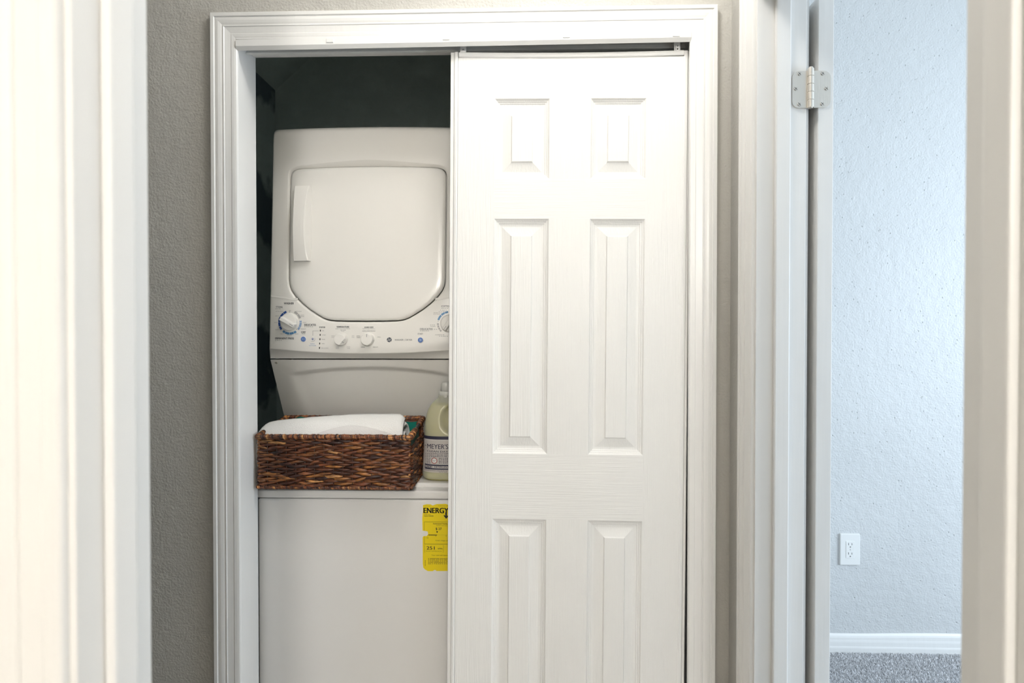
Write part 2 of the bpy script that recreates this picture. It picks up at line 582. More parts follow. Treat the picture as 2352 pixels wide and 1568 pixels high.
casing('trim_23', (nl, Y0, nz), (nr, Y0, nz), (0, 0, -1), (0, -1, 0), 1, 1, 'near_trim')

# bedroom baseboard with a soft painted top edge
BP = [(0, 0), (0, .012), (.004, .013), (.026, .013), (.031, .0122), (.034, .0112), (.050, .0108), (.056, .0100), (.060, .0092), (.074, .0085), (.081, .0065), (.085, .0035), (.088, 0)]
v = []; f = []; nb = 60
for i in range(nb + 1):
    x = XB + (3.6 - XB) * i / nb
    wob = .0035 * math.sin(x * 3.1 + .8) + .002 * math.sin(x * 9)
    for (z, h) in BP:
        v.append((x, BW - h, z * .93 + .007 + (wob if z > .07 else 0)))
n = len(BP)
for i in range(nb):
    for j in range(n - 1):
        f.append((i * n + j, (i + 1) * n + j, (i + 1) * n + j + 1, i * n + j + 1))
f += [tuple(range(n)), tuple(nb * n + j for j in range(n))[::-1]]
mesh('baseboard_bedroom', v, f, 'trim', kind='structure')

# carpet pile in the bedroom: uncountable tufts
rng = np.random.default_rng(3)
N = 150000
px = rng.uniform(XB + .14, 2.5, N); py = rng.uniform(1.62, BW - .013, N)
ang = rng.uniform(0, 2 * PI, N); lean = rng.normal(0, .0045, (N, 2)); hh = rng.uniform(.006, .011, N); wd = rng.uniform(.0007, .0014, N)
V = np.zeros((N, 4, 3), dtype=np.float32)
ca, sa = np.cos(ang), np.sin(ang)
V[:, 0, 0] = px - ca * wd; V[:, 0, 1] = py - sa * wd
V[:, 1, 0] = px + ca * wd; V[:, 1, 1] = py + sa * wd
V[:, 2, 0] = px + ca * wd * .8 + lean[:, 0]; V[:, 2, 1] = py + sa * wd * .8 + lean[:, 1]; V[:, 2, 2] = hh
V[:, 3, 0] = px - ca * wd * .8 + lean[:, 0]; V[:, 3, 1] = py - sa * wd * .8 + lean[:, 1]; V[:, 3, 2] = hh
V[:, :, 1] = np.minimum(V[:, :, 1], BW - .0135)
V[:, :2, 2] = -.002
V[:, :, 2] += .0075
me = bpy.data.meshes.new('carpet_pile')
me.vertices.add(N * 4); me.vertices.foreach_set('co', V.ravel())
me.loops.add(N * 4); me.loops.foreach_set('vertex_index', np.arange(N * 4, dtype=np.int32))
me.polygons.add(N); me.polygons.foreach_set('loop_start', np.arange(0, N * 4, 4, dtype=np.int32))
me.update()
ca_ = me.color_attributes.new('Col', 'FLOAT_COLOR', 'POINT')
tone = rng.uniform(.55, .95, N)
colr = np.ones((N, 4, 4), dtype=np.float32); colr[:, :, :3] = tone[:, None, None] * np.array([1, 1, 1.02])
ca_.data.foreach_set('color', colr.ravel())
o = link('carpet_pile', me, 'carpet', None, 'stuff')
tag(o, 'grey cut-pile bedroom carpet beyond the open door', 'carpet')

# ------------------------------------------------------------------ bedroom door, swung right back
XD = PY(1875.5, 784, JF - .002).x
XD1 = PY(1911, 784, JF - .002).x
DT = 2.028
droot = box('door_1', (XD, JF - .002, .026), (XD1, JF + .70, DT), 'trim', kind='structure', bevel=.0015)
droot['label'] = 'white bedroom door swung fully back, its hinge edge showing'
hx = PY(1862, 200, JF - .008).x
hz0, hz1 = PY(1862, 248, JF - .008).z, PY(1862, 157, JF - .008).z
bm = bmesh.new()
for i in range(5):
    a = hz0 + (hz1 - hz0) * i / 5; b2 = hz0 + (hz1 - hz0) * (i + 1) / 5
    cyl_bm(bm, (hx, JF - .008, a + .0004), .0068, b2 - a - .0008, (0, 0, 1), 20, .0008)
cyl_bm(bm, (hx, JF - .008, hz0 - .001), .0045, hz1 - hz0 + .004, (0, 0, 1), 16, .001)
hinge = from_bm('hinge', bm, 'steel', droot)
hinge['label'] = 'satin nickel door hinge folded out flat'
for o_ in hinge.data.polygons:
    o_.use_smooth = False
def leaf(x0, x1, rounded_left):
    zz0, zz1 = hz0 + .002, hz1 - .004
    r_ = .0155; pts = []
    xa, xb = (x0, x1) if rounded_left else (x1, x0)
    sgn = 1 if rounded_left else -1
    for k in range(9):
        t = PI / 2 * k / 8
        pts.append((xa + sgn * (r_ - r_ * math.sin(t)) , zz1 - (r_ - r_ * math.cos(t))))
    pts2 = []
    for k in range(9):
        t = PI / 2 * k / 8
        pts2.append((xa + sgn * (r_ - r_ * math.cos(t)), zz0 + (r_ - r_ * math.sin(t))))
    poly = [(xb, zz1)] + pts + pts2 + [(xb, zz0)]
    yf = JF - .0045
    nn = len(poly)
    vv = [(x, yf, z) for x, z in poly] + [(x, JF + .0, z) for x, z in poly]
    ff = [tuple(range(nn)), tuple(range(2 * nn - 1, nn - 1, -1))] + [(i, i + nn, (i + 1) % nn + nn, (i + 1) % nn) for i in range(nn)]
    bm = bmesh.new(); bv = [bm.verts.new(p) for p in vv]
    for q in ff: bm.faces.new([bv[i] for i in q])
    return from_bm('hinge_leaf', bm, 'steel', hinge)
xl0 = PY(1819.5, 200, JF - .004).x; xl1 = PY(1908, 200, JF - .004).x
leaf(xl0, hx - .002, True); leaf(hx + .002, xl1, False)
for (sx, sy) in ((1836.5, 169), (1828, 203.5), (1836, 239), (1890, 168.5), (1898.5, 203), (1889, 238.5)):
    p = PY(sx, sy, JF - .0055)
    bm = bmesh.new()
    cyl_bm(bm, (p.x, JF - .0035, p.z), .0042, .0010, (0, -1, 0), 20)
    gq, rq = .00055, .0040
    for q in range(4):           # four raised quarters leave the cross slot open
        a0 = math.radians(45 + 90 * q)
        pts = [(gq, gq)] + [(max(gq, rq * math.cos(t)), max(gq, rq * math.sin(t))) for t in [PI / 2 * k / 8 for k in range(9)]]
        rot_ = lambda x, z: (p.x + x * math.cos(a0) - z * math.sin(a0), p.z + x * math.sin(a0) + z * math.cos(a0))
        fr_ = [bm.verts.new((rot_(x, z)[0], JF - .0062, rot_(x, z)[1])) for x, z in pts]
        bk_ = [bm.verts.new((rot_(x, z)[0], JF - .0040, rot_(x, z)[1])) for x, z in pts]
        bm.faces.new(fr_); bm.faces.new(bk_[::-1])
        for a in range(len(pts)):
            b2 = (a + 1) % len(pts)
            bm.faces.new((fr_[a], fr_[b2], bk_[b2], bk_[a]))
    from_bm('screw', bm, 'steel', hinge)

def pierce(o, cutter_bm):
    """cut real openings into a part"""
    me = bpy.data.meshes.new('cutter')
    bmesh.ops.recalc_face_normals(cutter_bm, faces=cutter_bm.faces)
    cutter_bm.to_mesh(me); cutter_bm.free()
    c = bpy.data.objects.new('cutter', me); C.objects.link(c)
    md = o.modifiers.new('cut', 'BOOLEAN'); md.operation = 'DIFFERENCE'; md.solver = 'EXACT'; md.use_self = True; md.object = c
    bpy.context.view_layer.update()
    dg = bpy.context.evaluated_depsgraph_get()
    new = bpy.data.meshes.new_from_object(o.evaluated_get(dg))
    o.modifiers.clear(); o.data = new
    bpy.data.objects.remove(c); bpy.data.meshes.remove(me)

# ------------------------------------------------------------------ wall outlet
pc = PY(1952.5, 1261.5, BW - .006)
hw_, hh_ = .0385, .062
oroot = thing('wall_outlet', 'white rectangular duplex power outlet on the bedroom wall above the baseboard', 'outlet', (pc.x, BW, pc.z - hh_))
plate = box('cover_plate', (pc.x - hw_, BW - .007, pc.z - hh_), (pc.x + hw_, BW + .001, pc.z + hh_), 'outlet', oroot, .0035, seg=3)
recp = box('receptacle', (pc.x - .0165, BW - .0082, pc.z - .0335), (pc.x + .0165, BW - .005, pc.z + .0335), 'outlet', oroot, .0008)
def slots():
    bm = bmesh.new()
    for s in (1, -1):
        zc = pc.z + s * .0185
        add_box(bm, (pc.x - .0076, BW - .012, zc - .001), (pc.x - .0054, BW - .0005, zc + .008))
        add_box(bm, (pc.x + .0049, BW - .012, zc - .001), (pc.x + .0071, BW - .0005, zc + .007))
        cyl_bm(bm, (pc.x, BW - .0005, zc - .008), .0025, .0115, (0, -1, 0), 14)
    return bm
pierce(plate, slots()); pierce(recp, slots())
for s in (1, -1):               # metal contacts at the bottom of the openings
    zc = pc.z + s * .0185
    box('prong_contact', (pc.x - .0076, BW - .0010, zc - .001), (pc.x - .0054, BW - .0004, zc + .008), 'steel', oroot)
    box('prong_contact', (pc.x + .0049, BW - .0010, zc - .001), (pc.x + .0071, BW - .0004, zc + .007), 'steel', oroot)
    cyl('ground_contact', (pc.x, BW - .0004, zc - .008), .0024, .0006, (0, -1, 0), 'steel', oroot, 14)
box('indicator_mark', (pc.x - .0012, BW - .0086, pc.z - .0028), (pc.x + .0012, BW - .007, pc.z + .0028), 'light_grey', oroot)

# ------------------------------------------------------------------ sliding door track
tz1 = (PY(552, 91, D - .012).z + PY(1582, 71, D - .012).z) / 2
tz0 = (PY(568, 117, D - .012).z + PY(1582, 96.5, D - .012).z) / 2 + .0032
fz = (PY(594, 125, 1.55).z + PY(1030, 122, 1.55).z) / 2
troot = thing('sliding_door_track', 'white metal bypass door track under the head of the closet opening', 'door track', ((JL + JR) / 2, D, tz0))
def extr(name, prof, x0, x1, mat, parent, nx=1, smooth=False, tilt=.0052):
    n = len(prof); v = []; f = []
    for i in range(nx + 1):
        x = x0 + (x1 - x0) * i / nx
        v += [(x, y, z + tilt * (x - (JL + JR) / 2)) for y, z in prof]
    for i in range(nx):
        for j in range(n):
            k = (j + 1) % n
            f.append((i * n + j, i * n + k, (i + 1) * n + k, (i + 1) * n + j))
    f += [tuple(range(n)), tuple(nx * n + j for j in range(n))[::-1]]
    bm = bmesh.new(); bv = [bm.verts.new(p) for p in v]
    for q in f: bm.faces.new([bv[i] for i in q])
    return from_bm(name, bm, mat, parent, smooth)
ya = D - .013
extr('fascia', [(ya, tz1), (ya, tz0 + .009), (ya + .001, tz0 + .0075), (ya + .0065, tz0), (ya + .008, tz0 + .001), (ya + .003, tz0 + .009), (ya + .003, tz1)],
     JL + .001, JR - .001, 'channel', troot)
extr('top_channel', [(ya + .003, HEAD + .0005), (ya + .003, HEAD - .003), (DB - .012, HEAD - .003), (DB - .012, HEAD + .0005)],
     JL + .0005, JR - .0005, 'channel', troot, tilt=0)
extr('centre_rail', [(1.547, HEAD - .003), (1.547, fz + .006), (1.541, fz + .003), (1.541, fz), (1.549, fz), (1.550, fz + .004), (1.550, HEAD - .003)],
     JL + .0005, JR - .0005, 'track_in', troot, tilt=-.001)
for i, (cx_, cy_) in enumerate(((758, 93.5), (1025, 87.5), (1301, 82.5), (1553, 79.5))):
    p = PY(cx_, cy_, ya)
    tb = box('punched_tab', (p.x - .009, ya - .0022, p.z - .0048), (p.x + .009, ya + .001, p.z + .0048), 'channel', troot, .0006)

# ------------------------------------------------------------------ sliding six panel door
YD = 1.515
kd = YD / FPX
p_tl = PY(1035, 119, YD)
ANG = math.radians(.42)
def dw(x, y, z):
    """door coordinates (x from left edge, y depth behind front face, z down from top) to world"""
    c, s = math.cos(ANG), math.sin(ANG)
    return Vector((p_tl.x + x * c - z * s, YD + y, p_tl.z - x * s - z * c))
DWID = 547 * kd
DH = p_tl.z - .03
sroot = thing('sliding_closet_door', 'white six-panel sliding closet door half covering the washer', 'door', (p_tl.x + DWID / 2, YD + .015, .02))
pxs = [18, 102.5, 228, 321.5, 447, 531]
pzs = [13.5, 107, 290, 381, 921, 1072, 1550]
X_ = [a * kd for a in pxs]
Z_ = [a * kd for a in pzs] + [DH]
Z_[6] = min(Z_[6], DH - .2)
v = []; f = []; fm = []
def quad(pts, mi):
    n = len(v); v.extend(pts); f.append((n, n + 1, n + 2, n + 3)); fm.append(mi)
def drect(x0, z0, x1, z1, mi):
    quad([dw(x0, 0, z1), dw(x1, 0, z1), dw(x1, 0, z0), dw(x0, 0, z0)], mi)
drect(X_[0], Z_[0], X_[1], Z_[7], 0)
drect(X_[4], Z_[0], X_[5], Z_[7], 0)
for a, b2 in ((0, 1), (2, 3), (4, 5), (6, 7)):
    drect(X_[1], Z_[a], X_[4], Z_[b2], 1)
for a, b2 in ((1, 2), (3, 4), (5, 6)):
    drect(X_[2], Z_[a], X_[3], Z_[b2], 0)
T = .030
quad([dw(X_[0], T, Z_[0]), dw(X_[5], T, Z_[0]), dw(X_[5], T, Z_[7]), dw(X_[0], T, Z_[7])], 0)
for (x0, z0, x1, z1) in ((X_[0], Z_[0], X_[5], Z_[0]), (X_[0], Z_[7], X_[5], Z_[7]), (X_[0], Z_[0], X_[0], Z_[7]), (X_[5], Z_[0], X_[5], Z_[7])):
    quad([dw(x0, 0, z0), dw(x1, 0, z1), dw(x1, T, z1), dw(x0, T, z0)], 0)
mesh('slab', v, f, ['door_v', 'door_h'], sroot, fmats=fm)
PP = [(0, 0), (.0018, .0012), (.0042, .0040), (.0066, .0046), (.0082, .0066), (.0112, .0070), (.0128, .0086), (.0175, .0092), (.0200, .0092),
      (.0430, .0040), (.0455, .0006), (.0475, .0004)]
for (a, b2) in ((1, 2), (3, 4), (5, 6)):
    for (c, d_) in ((1, 2), (3, 4)):
        v = []; f = []
        x0, x1, z0, z1 = X_[c], X_[d_], Z_[a], Z_[b2]
        for (o_, dep) in PP:
            v += [dw(x0 + o_, dep, z0 + o_), dw(x1 - o_, dep, z0 + o_), dw(x1 - o_, dep, z1 - o_), dw(x0 + o_, dep, z1 - o_)]
        for i in range(len(PP) - 1):
            for j in range(4):
                k = (j + 1) % 4
                f.append((4 * i + j, 4 * (i + 1) + j, 4 * (i + 1) + k, 4 * i + k))
        n = 4 * (len(PP) - 1)
        f.append((n, n + 3, n + 2, n + 1))
        mesh('raised_panel', v, f, 'door_v', sroot)
def dextr(name, prof, z0, z1, mat='channel'):
    """prof: (x, y) in door coordinates, run down the door"""
    n = len(prof)
    bm = bmesh.new()
    r0 = [bm.verts.new(dw(x, y, z0)) for x, y in prof]; r1 = [bm.verts.new(dw(x, y, z1)) for x, y in prof]
    for j in range(n):
        k = (j + 1) % n
        bm.faces.new((r0[j], r0[k], r1[k], r1[j]))
    bm.faces.new(r0); bm.faces.new(r1[::-1])
    return from_bm(name, bm, mat, sroot)
e = .0103
dextr('edge_channel', [(0, .030), (0, .003), (.001, .002), (.0085, .0022), (.0100, .0005), (.0115, -.0012), (.0165, -.0018), (.0195, -.0006), (.0206, .004), (.0206, .030)], .001, DH)
dextr('edge_channel', [(DWID, .030), (DWID, .003), (DWID - .001, .002), (DWID - .0065, .0022), (DWID - .008, .0005), (DWID - .0095, -.0012), (DWID - .0155, -.0018), (DWID - .0185, -.0006), (DWID - .0196, .004), (DWID - .0196, .030)], .001, DH)
# bowed top channel
v = []; f = []; nb = 40
pr = [(.030, 0), (-.001, 0), (-.0032, .0015), (-.0036, .004), (-.0036, .0105), (-.0022, .0130), (.004, .0136), (.030, .0136)]
xa, xb = 19.5 * kd, 530 * kd
for i in range(nb + 1):
    t = i / nb
    sag = .0035 * (1 - (2 * t - 1) ** 2)
    for (y, z) in pr:
        v.append(dw(xa + (xb - xa) * t, y, z + .0015 + sag - .0015 * t))
n = len(pr)
for i in range(nb):
    for j in range(n):
        k = (j + 1) % n
        f.append((i * n + j, i * n + k, (i + 1) * n + k, (i + 1) * n + j))
f += [tuple(range(n))[::-1], tuple(nb * n + j for j in range(n))]
mesh('top_channel', v, f, 'channel', sroot)
for (hx_, holes) in ((1064, 1), (1555, 2)):
    q = PY(hx_, 110, YD + .004)
    zt = tz0 + .020
    zb = p_tl.z - (.010 if holes == 1 else .004)
    bk = boxes('hanger_bracket', [((q.x - .0078, YD + .002, zb), (q.x + .0078, YD + .0045, zt)),
                                  ((q.x - .0078, YD + .002, zt - .002), (q.x + .0078, YD + .022, zt)),
                                  ((q.x - .004, YD - .002, zb - .002), (q.x + .004, YD + .003, zb + .012))], 'channel', sroot)
    bm = bmesh.new()
    for i in range(holes):
        pz = PY(hx_, 113 if holes == 1 else (106 if i == 0 else 113), YD).z
        cyl_bm(bm, (q.x, YD + .008, pz), .0021, .012, (0, -1, 0), 14)
    pierce(bk, bm)

# ------------------------------------------------------------------ stacked washer dryer
YW = 1.615
wl = PY(590.5, 1300, YW).x
UW = .585
UC = wl + UW / 2
HW = UW / 2
def y_at(px, py, X):
    return PX(px, py, X).y
yb_, yt_ = y_at(617.5, 780, wl), y_at(626.5, 310, wl)
zb_, zt_ = EYE + ray(617.5, 780).z / ray(617.5, 780).y * yb_, EYE + ray(626.5, 310).z / ray(626.5, 310).y * yt_
slope = (yt_ - yb_) / (zt_ - zb_)
BOW = .016
def FD(x, z):
    u = max(-1.0, min(1.0, (x - UC) / HW))
    return yb_ + slope * (z - zb_) - BOW * (1 - u * u)
ZTOP = hit(760, 292, FD).z
ZBOT = hit(640, 823.5, FD).z
wroot = thing('stacked_washer_dryer', 'off-white stacked washer and dryer with rotary dials standing in the closet', 'washer dryer', (UC, 1.9, 0))

# washer: front panel, top deck, lid
ZS = PY(800, 1145, YW).z
ZDK = PY(1000, 1127, YW).z
LIDZ = ZDK + .013
box('washer_body', (wl, YW + .012, .015), (wl + UW, 2.20, ZS - .002), 'wash', wroot, .004)
box('front_panel', (wl + .003, YW, .05), (wl + UW - .003, YW + .014, ZS - .0015), 'wash', wroot, .006, seg=3)
box('washer_top', (wl - .0005, YW - .002, ZS + .0005), (wl + UW + .0005, 2.20, ZDK), 'wash', wroot, .006, seg=3)
box('washer_lid', (wl + .02, YW + .036, ZDK - .002), (wl + UW - .02, 1.90, LIDZ), 'wash', wroot, .005, seg=3)
for sx in (-1, 1):
    for yy in (YW + .06, 2.14):
        cyl('foot', (UC + sx * (HW - .05), yy, 0), .02, .017, (0, 0, 1), 'gap', wroot, 16)

# apron between dryer and washer deck, leaning back as it goes down
ya_t = y_at(621, 825.5, wl); ya_b = y_at(651, 948, wl)
za_t = EYE + ray(621, 825.5).z / ray(621, 825.5).y * ya_t; za_b = EYE + ray(651, 948).z / ray(651, 948).y * ya_b
def FA(x, z):
    return ya_t + (ya_b - ya_t) * (za_t - z) / (za_t - za_b)
NX, NZ = 120, 90
v = []; f = []
for j in range(NZ + 1):
    z = za_t + (ZDK - za_t) * j / NZ
    for i in range(NX + 1):
        u = -1 + 2 * i / NX
        x = UC + u * HW
        pz = za_t - z
        # pressed recess with an arched upper lip
        edge = .80 - .16 * max(0, pz) / .3
        side = 1 / (1 + math.exp((abs(u) - edge) * 42))
        arch = .040 - .020 * max(0, 1 - (u / .80) ** 2)
        t = min(1, max(0, (pz - arch) / .013)); t = t * t * (3 - 2 * t)
        v.append((x, FA(x, z) + .015 * side * t, z))
for j in range(NZ):
    for i in range(NX):
        a = j * (NX + 1) + i
        f.append((a, a + NX + 1, a + NX + 2, a + 1))
mesh('lower_apron', v, f, 'appl', wroot, True)
box('tower', (wl + .004, ya_b + .055, ZDK - .002), (wl + UW - .004, 2.20, ZTOP - .03), 'appl', wroot)
for sx in (0, 1):       # side flanges of the apron
    x = wl if sx == 0 else wl + UW
    dx = .0012 if sx == 0 else -.0012
    mesh('apron_side', [(x, FA(x, za_t), za_t), (x, FA(x, ZDK), ZDK), (x, 2.15, ZDK), (x, 2.15, za_t),
                        (x + dx, FA(x, za_t), za_t), (x + dx, FA(x, ZDK), ZDK), (x + dx, 2.15, ZDK), (x + dx, 2.15, za_t)],
         [(0, 1, 2, 3), (7, 6, 5, 4), (0, 4, 5, 1), (2, 6, 7, 3), (0, 3, 7, 4), (1, 5, 6, 2)], 'appl', wroot)
p = hit(635, 832.5, FA)
cyl('screw', (p.x, p.y + .001, p.z), .0042, .003, (0, -1, -.3), 'steel', wroot, 20, .001)

# dryer front: rings from the door opening out to the cabinet edge
half = [(849, 382), (800, 382.5), (740, 384.3), (700, 386.5), (684, 388), (675, 391.3), (669.8, 397), (667.6, 406), (666.5, 450), (665.5, 520),
        (664.6, 600), (664, 640), (665.3, 655), (670, 667.5), (680, 681.5), (695, 697), (712, 711), (730, 723), (742, 730), (754, 734.5), (768, 736.3), (800, 737), (849, 737.3)]
pts = [hit(x, y, FD) for x, y in half]
L = [(min(0, p.x - UC), p.z) for p in pts]
dxc = L[0][0]
L = [(a - dxc * 0, z) for a, z in L]
L[0] = (0, L[0][1]); L[-1] = (0, L[-1][1])
outl = L + [(-a, z) for a, z in L[-2:0:-1]]          # closed, counter-clockwise seen from the front (via left)
zc0 = (L[0][1] + L[-1][1]) / 2
def polar(points):
    a = np.array([math.atan2(z - zc0, u) for u, z in points]); r = np.array([math.hypot(u, z - zc0) for u, z in points])
    o_ = np.argsort(a); a, r = a[o_], r[o_]
    return np.concatenate([a - 2 * PI, a, a + 2 * PI]), np.concatenate([r, r, r])
# dense outline first so the polar interpolation follows straight runs
dense = []
for (p, q) in zip(outl, outl[1:] + outl[:1]):
    for k in range(8):
        dense.append((p[0] + (q[0] - p[0]) * k / 8, p[1] + (q[1] - p[1]) * k / 8))
pa, pr_ = polar(dense)
zbf = hit(640, 802, FD).z            # lower front edge at the sides
corners = [math.atan2(zz - zc0, uu) for uu, zz in ((HW, ZTOP), (-HW, ZTOP), (HW, zbf), (-HW, zbf))]
angs = sorted(set([-PI + 2 * PI * i / 420 for i in range(420)] + corners))
NA = len(angs)
rd = np.interp(angs, pa, pr_)
def zlow(u):
    return zbf - .013 * (1 - (u / HW) ** 2)
def rect_r(a, hw, top, bot):
    c, s = math.cos(a), math.sin(a)
    r = 1e9
    if abs(c) > 1e-9: r = min(r, hw / abs(c))
    if s > 1e-9: r = min(r, top / s)
    if s < -1e-9:
        lo, hi = 0, r if r < 1e8 else 2
        for _ in range(30):
            mid = (lo + hi) / 2
            if zc0 + s * mid > zlow(max(-hw, min(hw, c * mid))) + bot: lo = mid
            else: hi = mid
        r = min(r, lo)
    if s > 0 and hw - abs(c * r) < .014 and top - s * r < .014:
        cx_, cz_ = hw - .014, top - .014
        bq = abs(c) * cx_ + s * cz_
        r = min(r, bq + math.sqrt(max(0, bq * bq - (cx_ * cx_ + cz_ * cz_ - .014 ** 2))))
    return r
v = []; f = []
def ringpts(fr):
    out_ = []
    for i, a in enumerate(angs):
        c, s = math.cos(a), math.sin(a)
        r, dy = fr(i, a, c, s)
        u, z = r * c, zc0 + r * s
        out_.append((UC + u, FD(UC + u, z) + dy, z))
    return out_
def archw(c, s):
    return max(0.0, s) ** 2 * max(0, 1 - abs(c) * .55)
rings = []
rings.append(ringpts(lambda i, a, c, s: (rd[i] + .0022, .030)))
rings.append(ringpts(lambda i, a, c, s: (rd[i] + .0022, .0040 + .012 * archw(c, s))))
rings.append(ringpts(lambda i, a, c, s: (rd[i] + .0034, .0024 + .012 * archw(c, s))))
rings.append(ringpts(lambda i, a, c, s: (rd[i] + .0070 + .0120 * archw(c, s), .0004)))
rings.append(ringpts(lambda i, a, c, s: (rd[i] + .0085 + .0130 * archw(c, s), 0)))
def mix(k):
    return lambda i, a, c, s: ((1 - k) * (rd[i] + .009 + .0135 * archw(c, s)) + k * (rect_r(a, HW - .006, ZTOP - zc0 - .014, .004)), 0)
for k in (.25, .5, .75, 1):
    rings.append(ringpts(mix(k)))
rings.append(ringpts(lambda i, a, c, s: (rect_r(a, HW - .002, ZTOP - zc0 - .008, .001), .0015)))
def last(i, a, c, s):
    return rect_r(a, HW, ZTOP - zc0, 0), .006
rings.append(ringpts(last))
# return: top tips back, bottom runs back and down to the seam, sides straight back
ret = []
for i, a in enumerate(angs):
    x, y, z = rings[-1][i]
    u = x - UC
    if z < zbf + .002 and abs(u) < HW + 1:
        if z <= zlow(u) + .0005 + 1e-6:
            ret.append((UC + u, ya_t - .0005, ZBOT)); continue
    ret.append((x, y + .05, z))
rings.append(ret)
for rg in rings:
    v += rg
for k in range(len(rings) - 1):
    for i in range(NA):
        j = (i + 1) % NA
        f.append((k * NA + i, k * NA + j, (k + 1) * NA + j, (k + 1) * NA + i))
mesh('dryer_front', v, f, 'appl', wroot, True)
box('dryer_body', (wl + .003, yt_ + .022, ZBOT - .001), (wl + UW - .003, 2.20, ZTOP - .0015), 'appl', wroot, .013, seg=4)
mesh('dryer_underside', [(wl + .003, FD(wl, ZBOT) + .014, ZBOT + .001), (wl + UW - .003, FD(wl, ZBOT) + .014, ZBOT + .001), (wl + UW - .003, yt_ + .06, ZBOT + .001), (wl + .003, yt_ + .06, ZBOT + .001)],
     [(0, 1, 2, 3)], 'appl', wroot)
# seam between the upper front and the control panel
for s in (-1, 1):
    q = [hit(623, 681.5, FD), hit(650, 685, FD), hit(675, 689.5, FD), hit(684, 688.5, FD)]
    v = []
    for p_ in q:
        uu = (p_.x - UC) * (1 if s == -1 else -1)
        x_ = UC + uu
        for dz, dy in ((.0060, .0002), (0, -.0009), (-.0004, .0010)):
            v.append((x_, FD(x_, p_.z + dz) + dy, p_.z + dz))
    bm = bmesh.new(); bv = [bm.verts.new(p_) for p_ in v]
    for i in range(3):
        for a, b2 in ((0, 1), (1, 2), (2, 0)):
            bm.faces.new((bv[3 * i + a], bv[3 * i + b2], bv[3 * i + 3 + b2], bv[3 * i + 3 + a]))
    bm.faces.new(bv[:3]); bm.faces.new(bv[-3:][::-1])
    from_bm('panel_seam', bm, 'appl', wroot)

# dryer door
v = []; f = []
door_r = [(0.0, -.003), (.35, -.003), (.7, -.003), (.9, -.003), (.965, -.0027), (.985, -.0016), (1.0, .0012), (1.0, .012)]
v.append((UC, FD(UC, zc0) - .003, zc0))
for (k, dy) in door_r[1:]:
    for i, a in enumerate(angs):
        r = (rd[i] - .0014) * k
        u, z = r * math.cos(a), zc0 + r * math.sin(a)
        v.append((UC + u, FD(UC + u, z) + dy, z))
for i in range(NA):
    f.append((0, 1 + (i + 1) % NA, 1 + i))
for k in range(len(door_r) - 2):
    for i in range(NA):
        j = (i + 1) % NA
        f.append((1 + k * NA + i, 1 + k * NA + j, 1 + (k + 1) * NA + j, 1 + (k + 1) * NA + i))
ddoor = mesh('dryer_door', v, f, 'appl', wroot, True)
# door handle: bowed plate with an undercut left side
ht, hb = hit(700, 429.5, FD), hit(700, 600, FD)
xl_t, xl_b = hit(681.5, 430, FD).x, hit(678.5, 599, FD).x
v = []; f = []; n = 25
for i in range(n):
    t = -1 + 2 * i / (n - 1)
    z = ht.z + (hb.z - ht.z) * i / (n - 1)
    xl = xl_t + (xl_b - xl_t) * i / (n - 1)
    wdt = 38.5 * 1.27e-3
    h = .014 + .011 * (1 - t * t)
    ridge = xl + wdt * (.90 - .17 * (1 - t * t))
    for (x, dy) in ((xl - .0055 * (1 - t * t) - .001, 0.0), (xl + .0005, -h + .002), (xl + .002, -h), (xl + wdt * .5, -h * .98), (ridge - .002, -h * .95), (ridge, -h * .90), (ridge + .002, -h * .75), (xl + wdt, -.003), (xl + wdt + .0005, 0.0)):
        v.append((x, FD(x, z) - .0025 + dy, z))
m_ = 9
for i in range(n - 1):
    for j in range(m_ - 1):
        f.append((i * m_ + j, (i + 1) * m_ + j, (i + 1) * m_ + j + 1, i * m_ + j + 1))
f += [tuple(range(m_)), tuple((n - 1) * m_ + j for j in range(m_))[::-1]]
mesh('handle', v, f, 'appl', ddoor, False)

# knobs
def big_knob(cx_, cy_, ang):
    p = hit(cx_, cy_, FD); k = p.y / FPX
    base = cyl('dial', (p.x, p.y + .002, p.z), 21.5 * k, .006, (0, -1, 0), 'knob', wroot, 40, .001)
    cyl('dial_face', (p.x, p.y + .001, p.z), 20.3 * k, .012, (0, -1, 0), 'knob', base, 40, .003, 19.3 * k)
    bm = bmesh.new()
    Lg, wg = 20.0 * k, 6.6 * k
    add_box(bm, (-Lg, -.024, -wg), (Lg, -.006, wg), .003, 3)
    for q in bm.verts:       # narrow towards the front like a finger grip
        t = (-q.co.y - .006) / .018
        q.co.z *= 1 - .30 * t
        q.co.x *= 1 - .10 * t
    bmesh.ops.rotate(bm, verts=bm.verts, cent=(0, 0, 0), matrix=Matrix.Rotation(math.radians(ang), 3, 'Y'))
    bmesh.ops.translate(bm, verts=bm.verts, vec=(p.x, p.y, p.z))
    from_bm('finger_grip', bm, 'knob', base)
    bm = bmesh.new()
    add_box(bm, (8 * k, -.0247, -.45 * k), (17 * k, -.0238, .45 * k))
    bmesh.ops.rotate(bm, verts=bm.verts, cent=(0, 0, 0), matrix=Matrix.Rotation(math.radians(ang), 3, 'Y'))
    bmesh.ops.translate(bm, verts=bm.verts, vec=(p.x, p.y, p.z))
    from_bm('pointer_mark', bm, 'ink_grey', base)
big_knob(665.5, 739.8, 29)
big_knob(1032, 742, 125)
